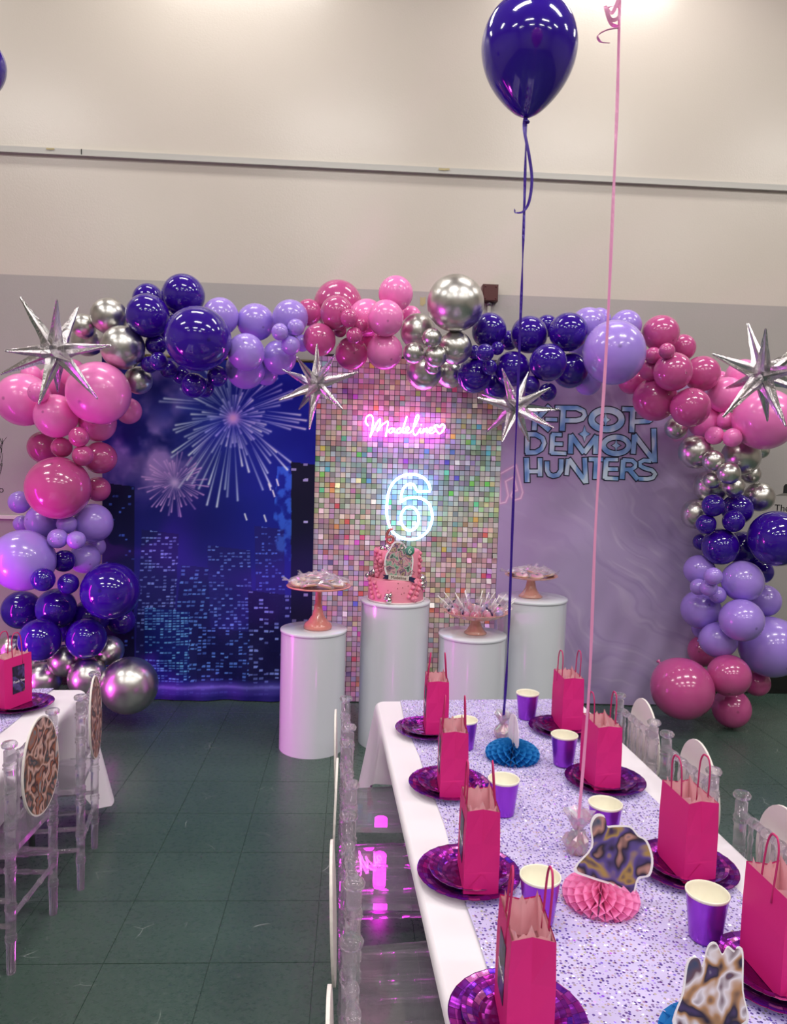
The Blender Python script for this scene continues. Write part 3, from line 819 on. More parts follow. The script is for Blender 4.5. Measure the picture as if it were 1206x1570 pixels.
# cluster: (colour, where, axis to count along, [(px, py, r px, layer)])  layer: 0 back 1 middle 2 front 3 foremost
CL = [
 ('S', "at the garland's upper left corner", 'x', [(167,484.6,28,1),(188,533,33,2),(134,522,24,0),(128,500,19,0),(212,583,21,1)]),
 ('P', 'above the fireworks backdrop', 'x', [(281,453,32,1),(227,459,24,0),(226,484,33,2),(303.5,519.5,50,3),(239,528,16,2),(243,554,14,3),(229,559,13,2),(259,566,14,1),(297,591,19,2),(333,577,16,2),(313,595,15,1),(258,505,26,0),(279,575,15,1)]),
 ('L', 'above the fireworks backdrop', 'x', [(338,485,28,1),(392,494,29,1),(377,540,29,2),(376,566,30,1),(445,487,27,1),(428,548,26,1),(429,509,13,3),(453.6,502,13,3),(445.7,529,15,3),(463,526,13,2),(408,573,18,0)]),
 ('R', 'above the left part of the sequin wall', 'x', [(518,468,38,0),(473,479,20,0),(516,480,26,2),(489.5,521,25,2),(539,542,25,1),(535,488,13.5,3),(553,500,11,2),(521,507,10,2),(543,514.5,12.5,3)]),
 ('H', 'above the middle of the sequin wall', 'x', [(606.5,450,26.5,1),(562,487,28,1),(591,488,28,2),(589.6,539,28,2),(629,486,17,0),(565,527,19,0)]),
 ('S', 'above the right part of the sequin wall', 'x', [(698,465,44,2),(640,508,27,1),(697,533,26,2),(662,518,15,3),(634,541,16.5,3),(667.5,546,17,3),(650,571,27,1),(690,572,23,0),(663,561,13,2)]),
 ('P', "above the lettered backdrop's left edge", 'x', [(749.5,507,27,1),(727,540,11,2),(743,541,14,3),(762,534,10.5,2),(750,563,12,2),(727,576,27,1),(761,592,21,0),(811,513,28,1),(785,566,27,1),(840,556,29,3),(871,509,30,2),(874,568,27,1),(813,590,14,3),(839,601,14,2),(813,606,13,2),(838,500,17,0),(780,522,15,0)]),
 ('L', 'above the lettered backdrop', 'x', [(941,540.6,48.5,3),(901,498,27,1),(959,499,24,1),(918,490,18,0),(901,586,20,1),(889,540,17,0)]),
 ('R', "over the lettered backdrop's right corner", 'x', [(1012.6,511,28,1),(1046,533,20,0),(1001,545,13,2),(1022,538,12,3),(996,568,16,2),(1031.5,570,29,2),(1076,573,27,1),(968.6,584,21,0),(1004,612,33,1),(1058,624.5,30,2)]),
 ('H', "at the garland's right bend", 'x', [(1139,578,27,0),(1113,605.6,28,1),(1172,643,46,1),(1080,646,26,0),(1113,645,14,2),(1095,668,14,2),(1123,671,14.5,2),(1104,582,13,0)]),
 ('S', 'in the right garland column', 'y', [(1066,693,26,1),(1135.6,700,29,1),(1093,707,16.5,2),(1117,725.6,17.5,3),(1091.5,737,13,2),(1124.6,746,16.5,2),(1090,746,26,0),(1151,727,15,0),(1164,762,23,1),(1166,690,13,0),(1068,788,23,0),(1036,656,17,0)]),
 ('P', 'in the right garland column', 'y', [(1093,775,17,2),(1130,781,24,1),(1124,799,17,2),(1082,803.6,15.5,2),(1104,838,28,1),(1190,826,43,2),(1137,840,26,0),(1167,877,18,0),(1075,831,13,0),(1155,858,20,0)]),
 ('L', 'in the right garland column', 'y', [(1071.8,874,24,1),(1093,883.5,14,3),(1070.6,900,13,2),(1086,901,13,3),(1099.5,912,13,2),(1138,891,31.5,2),(1074,934,30,1),(1136.5,951,33,2),(1172,921,24,0),(1101,981,28,1),(1181,992,47,1),(1080,962,20,0)]),
 ('R', 'at the foot of the right garland column', 'y', [(1045.5,1056,47,2),(1117,1036,32,2),(1121,1086,29,1),(1078,998,24,0),(1160,1047,20,0)]),
 ('H', "at the garland's left bend", 'x', [(151,603,48,2),(36,613,41,1),(85.6,638,33,2),(59,601.6,16,3),(149,648,29,1),(197,630,20,0),(84,587,26,0),(48,575,16,0),(110,572,22,0)]),
 ('R', 'in the left garland column', 'y', [(89,748,48.5,2),(68,686,25,0),(94.5,686,16,2),(121,670,15,3),(127,698.6,16,3),(153,702,25,1),(150,750,19,0)]),
 ('L', 'in the left garland column', 'y', [(30,770,17,1),(34,803,13,0),(65,800,26,1),(143,802,29.5,1),(102,803.7,15,2),(88.5,825.6,15,3),(117,828,14,3),(35,859,47,2),(130,856,23,1),(146,838,16,0)]),
 ('P', 'in the left garland column', 'y', [(98,860,17.5,2),(66,888.6,18,3),(104.5,895,16,3),(169,906,43.5,2),(86,933,31,1),(33,935,30,0),(61,981,32,2),(132,979,31,2),(186,952,21,0),(140,945,28,0),(95,962,22,0)]),
 ('S', 'at the foot of the left garland column', 'x', [(198,1051,43,2),(135,1039,30,2),(99,1013,25,1),(167,997,23,1),(65,1043,28,1),(17,996,22,1),(55,1018,19,0)]),
]
BL = []
for ci, (k, where, ax, lst) in enumerate(CL):
    for (px, py, r, ly) in lst:
        v = ray(px, py); Y = 4.27 - 0.115 * ly + (0.03 if r < 18 else 0.0) - (0.05 if r > 40 and ly > 1 else 0)
        BL.append(dict(c=ci, k=k, px=px, py=py, r=r, v=v, t=Y / v.y, ly=ly))
def bpos(q): return CAM + q['v'] * q['t']
for it in range(120):
    for i in range(len(BL)):
        A = BL[i]
        for j in range(i + 1, len(BL)):
            B = BL[j]
            if abs(A['px'] - B['px']) > A['r'] + B['r'] or abs(A['py'] - B['py']) > A['r'] + B['r']: continue
            ra, rb = A['r'] * A['t'] / F, B['r'] * B['t'] / F
            d = (bpos(A) - bpos(B)).length; pen = 0.95 * (ra + rb) - d
            if pen > 0:
                s = 1 if (A['t'], i) > (B['t'], j) else -1
                fa, fb_ = rb / (ra + rb), ra / (ra + rb)
                A['t'] += s * pen * 0.5 * fa; B['t'] -= s * pen * 0.5 * fb_
    for A in BL:
        p = bpos(A); R_ = A['r'] * A['t'] / F
        ymax = WALLY - R_ - 0.02
        if p.z < 2.12 + R_ * .5 and XL0 - R_ < p.x < XR1 + R_: ymax = BY - 0.015 - R_
        Y = min(max(p.y, 3.7), ymax)
        A['t'] = Y / A['v'].y
        p = bpos(A); R_ = A['r'] * A['t'] / F
        if p.z < R_: A['t'] *= 0.985
ORD = ['first', 'second', 'third', 'fourth', 'fifth', 'sixth', 'seventh', 'eighth', 'ninth', 'tenth', 'eleventh', 'twelfth', 'thirteenth']
def sizew(r): return 'small' if r < 17.6 else 'medium' if r < 36 else 'large'
rb_ = random.Random(4)
for ci, (k, where, ax, lst) in enumerate(CL):
    mem = [q for q in BL if q['c'] == ci]
    for sz in ('small', 'medium', 'large'):
        ms = sorted([q for q in mem if sizew(q['r']) == sz], key=lambda q: q['px' if ax == 'x' else 'py'])
        for n_, q in enumerate(ms):
            cn = COLR[k][0]
            if len(ms) == 1: lab = f'the only {sz} {cn} balloon {where}'
            else:
                e = n_; w_ = ('left' if ax == 'x' else 'the top')
                if n_ >= len(ms) / 2: e = len(ms) - 1 - n_; w_ = ('right' if ax == 'x' else 'the bottom')
                if e == 0: lab = f"{dict(left='leftmost', right='rightmost').get(w_, 'topmost' if 'top' in w_ and 'bot' not in w_ else 'lowest')} {sz} {cn} balloon {where}"
                else: lab = f'{ORD[e]} {sz} {cn} balloon from {w_}, {where}'
            R_ = q['r'] * q['t'] / F; p = bpos(q)
            o = link('balloon', BME[k]); o.location = p
            # crown faces out of the garland, knot tucked inside
            d = Vector((rb_.gauss(0, .45), -1, rb_.gauss(0.05, .45))).normalized()
            o.rotation_mode = 'QUATERNION'; o.rotation_quaternion = d.to_track_quat('Z', 'Y')
            o.scale = (R_ * rb_.uniform(.97, 1.02), R_ * rb_.uniform(.97, 1.02), R_ * rb_.uniform(.97, 1.0))
            tag(o, lab, 'balloon', 'balloons of the garland')
            kn = link('knot', KME[k], o)

# ------------------------------------------------------------------ foil starbursts
phi = (1 + sqrt(5)) / 2
ICO = [Vector(v).normalized() for v in [(0, 1, phi), (0, -1, phi), (0, 1, -phi), (0, -1, -phi), (1, phi, 0), (-1, phi, 0), (1, -phi, 0), (-1, -phi, 0), (phi, 0, 1), (-phi, 0, 1), (phi, 0, -1), (-phi, 0, -1)]]
sp = MB(); rs_ = random.Random(9)
ns = 10; ring = []
for (z, r) in [(0.08, .20), (0.2, .185), (.3, .15), (.45, .12), (.6, .092), (.78, .06), (.92, .034), (.985, .026), (1.0, .006)]:
    ring.append([(r * (1 if k % 2 == 0 else .62) * (1 + rs_.uniform(-.10, .10)) * cos(2 * pi * k / ns), r * (1 if k % 2 == 0 else .62) * (1 + rs_.uniform(-.1, .1)) * sin(2 * pi * k / ns), z + rs_.uniform(-.012, .012) * (z < .95)) for k in range(ns)])
vs = [p for r in ring for p in r]; fs = [(i * ns + k, i * ns + (k + 1) % ns, (i + 1) * ns + (k + 1) % ns, (i + 1) * ns + k) for i in range(len(ring) - 1) for k in range(ns)]
sp.add(vs, fs, False); spm = sp.mesh('spike', [M_FOIL])
cm = MB().sphere((0, 0, 0), .17, 12, 8).mesh('core', [M_FOIL])
def star(px, py, Y, Rpx, eul, lab):
    p = at(px, py, Y); R_ = pxm(Rpx, p)
    t = thing('starburst_balloon', lab, 'balloon', p, 0, 'silver foil starbursts'); t.rotation_euler = eul
    link('core', cm, t).scale = (R_, R_, R_)
    rv = random.Random(int(px))
    for d in ICO:
        o = link('spike', spm, t); o.rotation_mode = 'QUATERNION'
        d2 = (d + Vector((rv.gauss(0, .1), rv.gauss(0, .1), rv.gauss(0, .1)))).normalized()
        o.rotation_quaternion = d2.to_track_quat('Z', 'Y'); s = R_ * rv.uniform(.9, 1.08); o.scale = (R_ * .78, R_ * .78, s)
star(86, 538, 3.6, 88, (0.25, 0.35, 0.1), 'silver foil starburst over the bright pink balloons at far left')
star(484, 590, 3.9, 66, (0.5, 0.1, 0.5), 'silver foil starburst in front of the fireworks backdrop corner')
star(790, 625, 3.86, 68, (0.2, 0.6, 0.3), 'silver foil starburst covering the first letter of the lilac backdrop')
star(1168, 575, 3.6, 88, (0.1, 0.25, 0.9), 'silver foil starburst over the bright pink balloons at far right')

# ================================================================== PEDESTALS, CAKE AND TREATS
PED = {}
def pedestal(px, py, Y, wpx, lab, key):
    p = at(px, py, Y); r = pxm(wpx / 2, p); h = p.z
    t = thing('pedestal', lab, 'pedestal', (p.x, p.y, 0), 0, 'white cylinder pedestals')
    b = MB(); b.lathe([(r * .985, 0.0), (r * .985, h - 0.006)], 72); b.build('drum', M_WHITE, t)
    b = MB(); b.lathe([(r * .97, h - .014), (r * 1.005, h - .013), (r * 1.01, h - .01), (r * 1.01, h - .003), (r, h), (r * .5, h), (0.0, h)], 72); b.build('top', M_WHITE, t)
    PED[key] = (Vector((p.x, p.y, h)), r)
pedestal(481, 963, 3.77, 101, 'short white cylinder pedestal under the tall cookie stand', 'a')
pedestal(606, 919, 3.87, 106, 'tall white cylinder pedestal under the pink cake', 'b')
pedestal(724, 971, 3.82, 103, 'short white cylinder pedestal under the cake pop stand', 'c')
pedestal(816, 915, 3.99, 105, 'tall white cylinder pedestal in front of the lilac backdrop', 'd')
def stand(key, off, prof, m, lab, scal=0.0, n=64):
    c, r = PED[key]; t = thing('cake_stand', lab, 'cake stand', (c.x + off[0], c.y + off[1], c.z), 0, 'peach cake stands')
    foot, plate = prof
    MB().lathe(foot, 40).build('foot', m, t)
    b = MB()
    fn = (lambda r_, z_, a, i: (r_ * (1 + scal * (abs(cos(a * 8)) - .5) * (r_ / .17)), z_ + (scal * .18 * r_ * abs(cos(a * 8)) if r_ > .1 else 0))) if scal else None
    b.lathe(plate, 96, fn=fn); b.build('plate', m, t); return t
R1 = 0.163
stand('a', (0.02, 0), ([(.0, .001), (.072, .001), (.074, .012), (.066, .028), (.05, .04), (.048, .045), (.03, .07), (.022, .10), (.02, .125), (.016, .126), (.016, .205), (.022, .212)],
      [(.0, .21), (.12, .211), (R1, .218), (R1 + .002, .223), (R1 - .002, .226), (.15, .221), (.0, .219)]), M_PEACH, 'tall peach cake stand piled with wrapped cookies')
stand('c', (0.015, 0), ([(.0, .001), (.058, .001), (.06, .006), (.045, .02), (.03, .045), (.022, .075), (.024, .082)],
      [(.0, .08), (.08, .082), (.13, .095), (.168, .118), (.170, .121), (.165, .120), (.13, .100), (.08, .088), (.0, .086)]), M_PEACH2, 'low scalloped peach stand full of wrapped cake pops', .10)
stand('d', (-0.012, 0), ([(.0, .001), (.064, .001), (.066, .006), (.048, .02), (.03, .05), (.022, .09), (.024, .1)],
      [(.0, .1), (.08, .102), (.12, .108), (.142, .118), (.144, .121), (.139, .120), (.12, .112), (.08, .107), (.0, .106)]), M_PEACH2, 'scalloped pale peach stand of wrapped sweets before the lilac backdrop', .06)
# crinkled clear wrapper
def wrapper(rx, ry, h, seed, m=M_CELLO):
    r_ = random.Random(seed); b = MB(); n = 14
    prof = [(1.0, .0), (1.08, .35), (.8, .8), (.3, 1.0), (.0, 1.0)]
    vs = []; fs = []
    for i, (q, z) in enumerate(prof):
        for k in range(n):
            a = 2 * pi * k / n; e = 1 + r_.uniform(-.14, .14)
            vs.append((rx * q * e * cos(a), ry * q * e * sin(a), h * z * (1 + r_.uniform(-.2, .2)) if i else 0.0))
    for i in range(len(prof) - 1):
        for k in range(n): fs.append((i * n + k, i * n + (k + 1) % n, (i + 1) * n + (k + 1) % n, (i + 1) * n + k))
    b.add(vs, fs); 
    # twisted tail fan
    for s in range(5):
        a = r_.uniform(-.5, .5); L = rx * r_.uniform(.7, 1.2)
        b.add([(rx * .85, 0, h * .4), (rx * .9 + L * cos(a) - .004, L * sin(a) - .008, h * .4 + r_.uniform(0, .03)), (rx * .9 + L * cos(a), L * sin(a) + .008, h * .4 + r_.uniform(0, .03))], [(0, 1, 2)])
    return b
cookm = {c_: mat('icing_' + c_, h_, .45) for c_, h_ in (('cream', 'ecd9c4'), ('pink', 'ee9cc0'), ('lilac', 'a99bd4'), ('white', 'f1e9ee'))}
CK = {}
for c_ in cookm:
    ic = MB(); ic.lathe([(.034, 0), (.037, .003), (.037, .007), (.034, .009), (.0, .0095)], 20); a_ = ic.mesh('biscuit', [mat('biscuit', 'd7a878', .6)])
    ib = MB(); ib.lathe([(.033, .009), (.032, .012), (.028, .0135), (.0, .0135)], 20)
    CK[c_] = (a_, ib.mesh('icing', [cookm[c_]]))
dotm = MB().box((0, 0, .0145), (.018, .01, .002), .4).mesh('icing_motif', [mat('icing_motif', '4a4a78', .5)])
WR = [wrapper(.045, .045, .03, s).mesh('wrapper', [M_CELLO]) for s in range(4)]
rk = random.Random(21)
c, r = PED['a']
def cookie(x, y, z, rz, tilt, c_, grp, lab):
    t = thing('wrapped_cookie', lab, 'cookie', (x, y, z), 0, grp); t.rotation_euler = (tilt[0], tilt[1], rz)
    link('biscuit', CK[c_][0], t); ic = link('icing', CK[c_][1], t); link('icing_motif', dotm, ic)
    link('wrapper', WR[rk.randrange(4)], t, loc=(0, 0, -.001))
k = 0
for (n_, rad, dz) in ((9, .112, .2265), (6, .066, .243), (2, .02, .258)):
    for i in range(n_):
        a = 2 * pi * i / n_ + rk.uniform(-.1, .1) + .2; ic_ = rk.choice(['cream', 'pink', 'lilac', 'white', 'cream'])
        cookie_lab = f'{ic_} iced cookie in clear wrap piled on the tall peach stand'
        cookie(c.x + .02 + rad * cos(a), c.y + rad * sin(a), c.z + dz + .006, rk.uniform(0, 6.28), (rk.uniform(-.22, .22), rk.uniform(-.22, .22)), ic_,
               'wrapped cookies on the tall stand', cookie_lab)
c, r = PED['d']
for (n_, rad, dz) in ((8, .095, .118), (4, .045, .128)):
    for i in range(n_):
        a = 2 * pi * i / n_ + rk.uniform(-.1, .1); ic_ = rk.choice(['pink', 'white', 'pink', 'lilac'])
        cookie(c.x - .012 + rad * cos(a), c.y + rad * sin(a), c.z + dz + .006, rk.uniform(0, 6.28), (rk.uniform(-.3, .3), rk.uniform(-.3, .3)), ic_,
               'wrapped sweets on the right stand', f'{ic_} iced sweet in clear wrap on the stand before lilac backdrop')
# cake pops
c, r = PED['c']
popm = [mat('pop_' + n_, h_, .35, coat=.3) for n_, h_ in (('pink', 'e986b4'), ('lilac', '8f86d0'), ('rose', 'd65a86'))]
popme = [MB().sphere((0, 0, .021), .021, 16, 10).mesh('cake_ball', [m]) for m in popm]
stick = MB().tube([(0, 0, .038), (0, 0, .125)], .0028, 8).mesh('stick', [mat('stick_white', 'f4f1ee', .5)])
b = MB()
for sx in (-1, 1): b.sphere((sx * .011, -.006, .05), .009, 8, 6, sc=(1, .5, .75)); 
b.sphere((0, -.007, .05), .004, 8, 6); bowme = b.mesh('bow', [mat('navy_ribbon', '191a4a', .4)])
b = MB(); rw = random.Random(5); prof = [(.012, .0), (.026, .012), (.027, .028), (.018, .044), (.007, .05), (.016, .066), (.026, .085)]
b.lathe(prof, 12, smooth=False, fn=lambda r_, z_, a, i: (r_ * rw.uniform(.82, 1.12), z_ + rw.uniform(-.003, .003) * (i > 0))); popw = b.mesh('wrapper', [M_CELLO])
for i in range(19):
    rad = .0 if i == 0 else (.06 if i < 8 else .118); a = 2 * pi * i / (7 if i < 8 else 11) + rk.uniform(-.12, .12)
    lx, ly = c.x + .015 + rad * cos(a), c.y + rad * sin(a)
    zb = c.z + (.096 if rad < .1 else .106) + (.012 if rad < .03 else 0)
    t = thing('cake_pop', f"{('pink', 'lilac', 'rose')[i % 3]} cake pop in clear wrap on the low scalloped stand", 'cake pop', (lx, ly, zb), 0, 'wrapped cake pops')
    lean = 0.25 + 0.55 * rad / .12
    t.rotation_euler = Euler((0, lean, a + rk.uniform(-.5, .5)))
    link('cake_ball', popme[i % 3], t); link('stick', stick, t); link('wrapper', popw, t)
    if i % 3 == 0 or (a % 6.28) > 2.6 and (a % 6.28) < 3.6: link('bow', bowme, t)
# two tier cake
c, r = PED['b']
ck = thing('birthday_cake', 'two tier pink birthday cake with silver balls and picture topper', 'cake', (c.x, c.y - .0, c.z))
def m_butter():
    m = mat('pink_buttercream', 'ee90a8', .55); n = NT(m); n.bump(n.noise(n.vmath('MULTIPLY', n.obj(), (1, 1, 4)), 30, 2).outputs[0], .2, .004); return m
MBU = m_butter()
b = MB(); b.lathe([(.0, .001), (.15, .001), (.152, .006), (.15, .009), (.0, .009)], 56); b.build('cake_board', mat('cake_board', 'f0d8dc', .35), ck)
rt, rt2 = .146, .122
b = MB(); b.lathe([(rt, .009), (rt, .115), (rt - .008, .125), (.0, .126)], 56); b.build('lower_tier', MBU, ck)
b = MB(); b.lathe([(rt2, .125), (rt2, .262), (rt2 - .008, .27), (.0, .271)], 56); b.build('upper_tier', MBU, ck)
# piped ruffles running down both sides
MRU = mat('ruffle_pink', 'f08aa8', .5); rq = random.Random(2)
def piped(cx, cz, th, rad, s=.011):
    b_ = MB(); n = 10
    b_.lathe([(s * 1.0, 0), (s * 1.15, s * .4), (s * .8, s * .8), (s * .35, s * 1.2), (0, s * 1.35)], n, fn=lambda r_, z_, a, i: (r_ * (1.15 if int(round(a / (2 * pi) * n)) % 2 else .8), z_))
    return b_
pm_ = piped(0, 0, 0, 0).mesh('ruffle', [MRU])
def on_cake(a, z, rad):  # a: angle from the front, positive to the right
    return Vector((rad * sin(a), -rad * cos(a), z))
def stick_on(me, name, a, z, rad, s=1.0):
    o = link(name, me, ck, loc=on_cake(a, z, rad)); d = Vector((sin(a), -cos(a), 0)); o.rotation_mode = 'QUATERNION'
    o.rotation_quaternion = d.to_track_quat('Z', 'Y'); o.scale = (s, s, s); return o
for i in range(13): stick_on(pm_, 'ruffle', -1.05 + .25 * (i % 2) + rq.uniform(-.1, .1), .14 + .0105 * i, rt2, rq.uniform(.8, 1.3))
for i in range(9): stick_on(pm_, 'ruffle', -1.25 + .32 * (i % 2) + .07 * i * .5, .115 - .011 * i, rt, rq.uniform(.8, 1.25))
for i in range(9): stick_on(pm_, 'ruffle', 1.0 - .3 * (i % 2) - .04 * i, .12 - .0115 * i, rt, rq.uniform(.8, 1.25))
for i in range(6): stick_on(pm_, 'ruffle', .55 + .09 * (i % 3) + rq.uniform(-.15, .2), .02 + .008 * (i % 2), rt, rq.uniform(.8, 1.1))
for i in range(6): stick_on(pm_, 'ruffle', 1.2 + .2 * (i % 2), .16 + .018 * i, rt2, rq.uniform(.8, 1.1))
ball = MB().sphere((0, 0, 0), 1, 14, 10).mesh('silver_ball', [mat('silver_sugar', 'd6d4d0', .16, 1.0)])
for (a, z, rad, s) in [(-1.35, .142, .13, .017), (-1.1, .155, .135, .015), (-1.5, .128, .15, .014), (-1.0, .272, .09, .018), (-.5, .275, .1, .013), (-.72, .285, .085, .017),
                       (-.36, .045, .148, .013), (-.28, .022, .150, .017), (-.24, .05, .149, .011), (-.42, .03, .149, .009),
                       (1.1, .125, .148, .022), (1.25, .10, .15, .018), (1.02, .098, .152, .016), (1.2, .078, .152, .013), (1.35, .085, .15, .014), (1.0, .275, .09, .013)]:
    o = link('silver_ball', ball, ck, loc=on_cake(a, z, rad)); o.scale = (s, s, s)
pearl = MB().sphere((0, 0, 0), 1, 8, 6).mesh('sugar_pearl', [mat('sugar_pearl', 'b06a70', .3, .3)])
for i in range(12):
    o = link('sugar_pearl', pearl, ck, loc=on_cake(rq.uniform(-.6, .6), rq.uniform(.05, .115), rt)); o.scale = (.0028,) * 3
# topper: a printed card standing on the lower tier, generic print (people left out)
def m_collage(name, cols, scale, obj=True):
    m = mat(name, '808080', .5); n = NT(m); o = n.obj()
    nz = n.n('ShaderNodeTexNoise', _in={'Vector': o, 'Scale': scale, 'Detail': 2.0, 'Roughness': .5, 'Distortion': 0.3})
    k = len(cols); st = []
    for i, c_ in enumerate(cols):
        p = .28 + .44 * i / (k - 1); st.append((p, c_))
    n.link(n.ramp(nz.outputs[0], st), 'Base Color'); return m
M_COL1 = m_collage('card_print_dark', ['1d1830', '3a2a55', 'a88a4a', '5a4a90', '241c30', 'b98a80', '2e4a68', '15131f'], 15)
M_COL2 = m_collage('card_print_cake', ['2a1f30', 'c7b08c', '5c4a70', 'd9a0a8', '8ab8a0', '1c1a28', 'e6d9d0'], 30)
M_COL3 = m_collage('board_print_warm', ['5a3030', 'c98a80', '2b4a52', '8a5a48', 'e0b8ac', '33242c', 'b06a4c', '6f7f88', 'd9c0b8'], 15)
M_CARD = mat('card_white', 'f3eff2', .5)
def lobed(pts, thick, parent, mats, name, loc=(0, 0, 0), inset=.9):
    P = [(p.x, p.y) for p in crom([Vector(q) for q in pts], 4, True)]
    cx, cz = sum(p[0] for p in P) / len(P), sum(p[1] for p in P) / len(P)
    o = MB().prism(P, thick).build(name, mats[0], parent, loc=loc)
    I = [(cx + (x - cx) * inset, cz + (z - cz) * inset) for x, z in P]
    MB().prism(I, thick * .4).build('printed_face', mats[1], o, loc=(0, -thick * .75, 0)); return o
lobed([(-.055, .14), (-.075, .19), (-.07, .25), (-.05, .285), (-.03, .32), (.0, .325), (.025, .31), (.04, .28), (.07, .25), (.072, .19), (.06, .14), (0, .135)], .003, ck, (M_CARD, M_COL2), 'topper_card', (0.005, -.131, 0))
b = MB(); b.prism([(-.052, .128), (.052, .122), (.055, .146), (-.05, .152)], .003); b.build('topper_banner', mat('topper_cream', 'd9d0c4', .5), ck, loc=(.004, -.136, 0))
b = MB(); b.prism([(-.082, .132), (-.05, .128), (-.05, .15), (-.082, .152), (-.07, .142)], .002); b.prism([(.054, .124), (.085, .112), (.078, .124), (.09, .136), (.054, .146)], .002)
b.build('topper_ribbon', mat('topper_navy', '22284e', .5), ck, loc=(.004, -.134, 0))
o = MB().lathe([(.0, -.0015), (.024, -.0015), (.024, .0015), (.0, .0015)], 24).build('topper_disc', mat('topper_green', '4f9a80', .5), ck, loc=(.058, -.136, .278), rot=(pi / 2, 0, 0))
me6 = text_mesh('6', .04, 'disc_number'); me6.materials.append(mat('topper_mint', 'cfeede', .5)); link('disc_number', me6, o, loc=(0, -.014, .0022))
me6 = text_mesh('Madeline', .022, 'banner_name'); me6.materials.append(mat('topper_brown', '6a5048', .5)); link('banner_name', me6, ck, loc=(.004, -.1385, .131), rot=(pi / 2, radians(3.5), 0))
for sx, sz, s in ((-.085, .19, .022), (.075, .165, .014), (.03, .322, .018)):
    P = [((s if i % 2 == 0 else s * .45) * sin(i * pi / 5), (s if i % 2 == 0 else s * .45) * cos(i * pi / 5)) for i in range(10)]
    MB().tube([(x, 0, z) for x, z in P], .0014, 6, closed=True).build('wire_star', mat('wire_rose', '7c4a52', .4, .6), ck, loc=(sx, -.133, sz))
b = MB(); b.tube([(q[0], 0, q[1]) for q in crom([Vector(v) for v in [(.012, .075), (-.006, .07), (-.018, .045), (-.018, .018), (-.004, .004), (.012, .01), (.016, .026), (.004, .038), (-.012, .03)]], 5)], .0075, 8)
b.tube([(0, 0, -.03), (0, 0, .005)], .002, 6); b.build('number_candle', mat('rose_gold', 'd98a84', .2, .8), ck, loc=(-.038, -.02, .30))

# ================================================================== TABLES
TH = 0.55
def cloth_mesh(a, b_, dropf, inward=None, flare=.03, corner=.10, seed=0, ru=.03):
    """cloth over a table of half sizes a (x), b_ (y); skirt with folds, corners hang lower"""
    per = []; r = ru; n = 10
    def seg(p, q, m): 
        for k in range(m): per.append((p[0] + (q[0] - p[0]) * k / m, p[1] + (q[1] - p[1]) * k / m))
    cs = [(a - r, -b_ + r, -90), (a - r, b_ - r, 0), (-a + r, b_ - r, 90), (-a + r, -b_ + r, 180)]
    nrm = []
    P = []
    for i, (cx, cy, a0) in enumerate(cs):
        for k in range(n + 1):
            t_ = radians(a0 + 90 * k / n); P.append((cx + r * cos(t_), cy + r * sin(t_), cos(t_), sin(t_), 1 - abs(2 * k / n - 1)))
        nx_ = cs[(i + 1) % 4]; t_ = radians(a0 + 90)
        p0 = (cx + r * cos(t_), cy + r * sin(t_)); p1 = (nx_[0] + r * cos(t_), nx_[1] + r * sin(t_))
        L = math.hypot(p1[0] - p0[0], p1[1] - p0[1]); m = int(L / .02)
        for k in range(1, m):
            e = k / m; P.append((p0[0] + (p1[0] - p0[0]) * e, p0[1] + (p1[1] - p0[1]) * e, cos(t_), sin(t_), 0))
    # distance to the nearest corner drives the flare
    N = len(P); vs = []; fs = []
    r_ = random.Random(seed); ph = [r_.uniform(0, 6.28) for _ in range(4)]
    lev = [(0, 0), (.006, .004), (.012, .014)] + [(None, k / 9) for k in range(1, 10)]
    S = 0
    for li, (o_, d) in enumerate(lev):
        S = 0
        for i, (x, y, nx, ny, cf) in enumerate(P):
            dc = min(math.hypot(x - sx * a, y - sy * b_) for sx in (-1, 1) for sy in (-1, 1))
            cfl = max(0, 1 - dc / .20) ** 1.5
            if o_ is not None: off, z = o_, -d
            else:
                s = x * 23 + y * 19
                fold = (.5 + .5 * sin(s + ph[0])) * .55 + (.5 + .5 * sin(2.3 * s + ph[1])) * .25
                off = .012 + d * (flare * fold * (1 - cfl) + corner * cfl)
                if inward is not None: off += d * inward(x, y)
                z = -.014 - d * (dropf(x, y) + .05 * cfl)
            vs.append((x + nx * off, y + ny * off, z))
    for li in range(len(lev) - 1):
        for i in range(N):
            j = (i + 1) % N; fs.append((li * N + i, (li + 1) * N + i, (li + 1) * N + j, li * N + j))
    b = MB(); b.add(vs, fs, True)
    b.f.append(tuple(range(N))); b.s.append(False); b.mi.append(0)
    return b
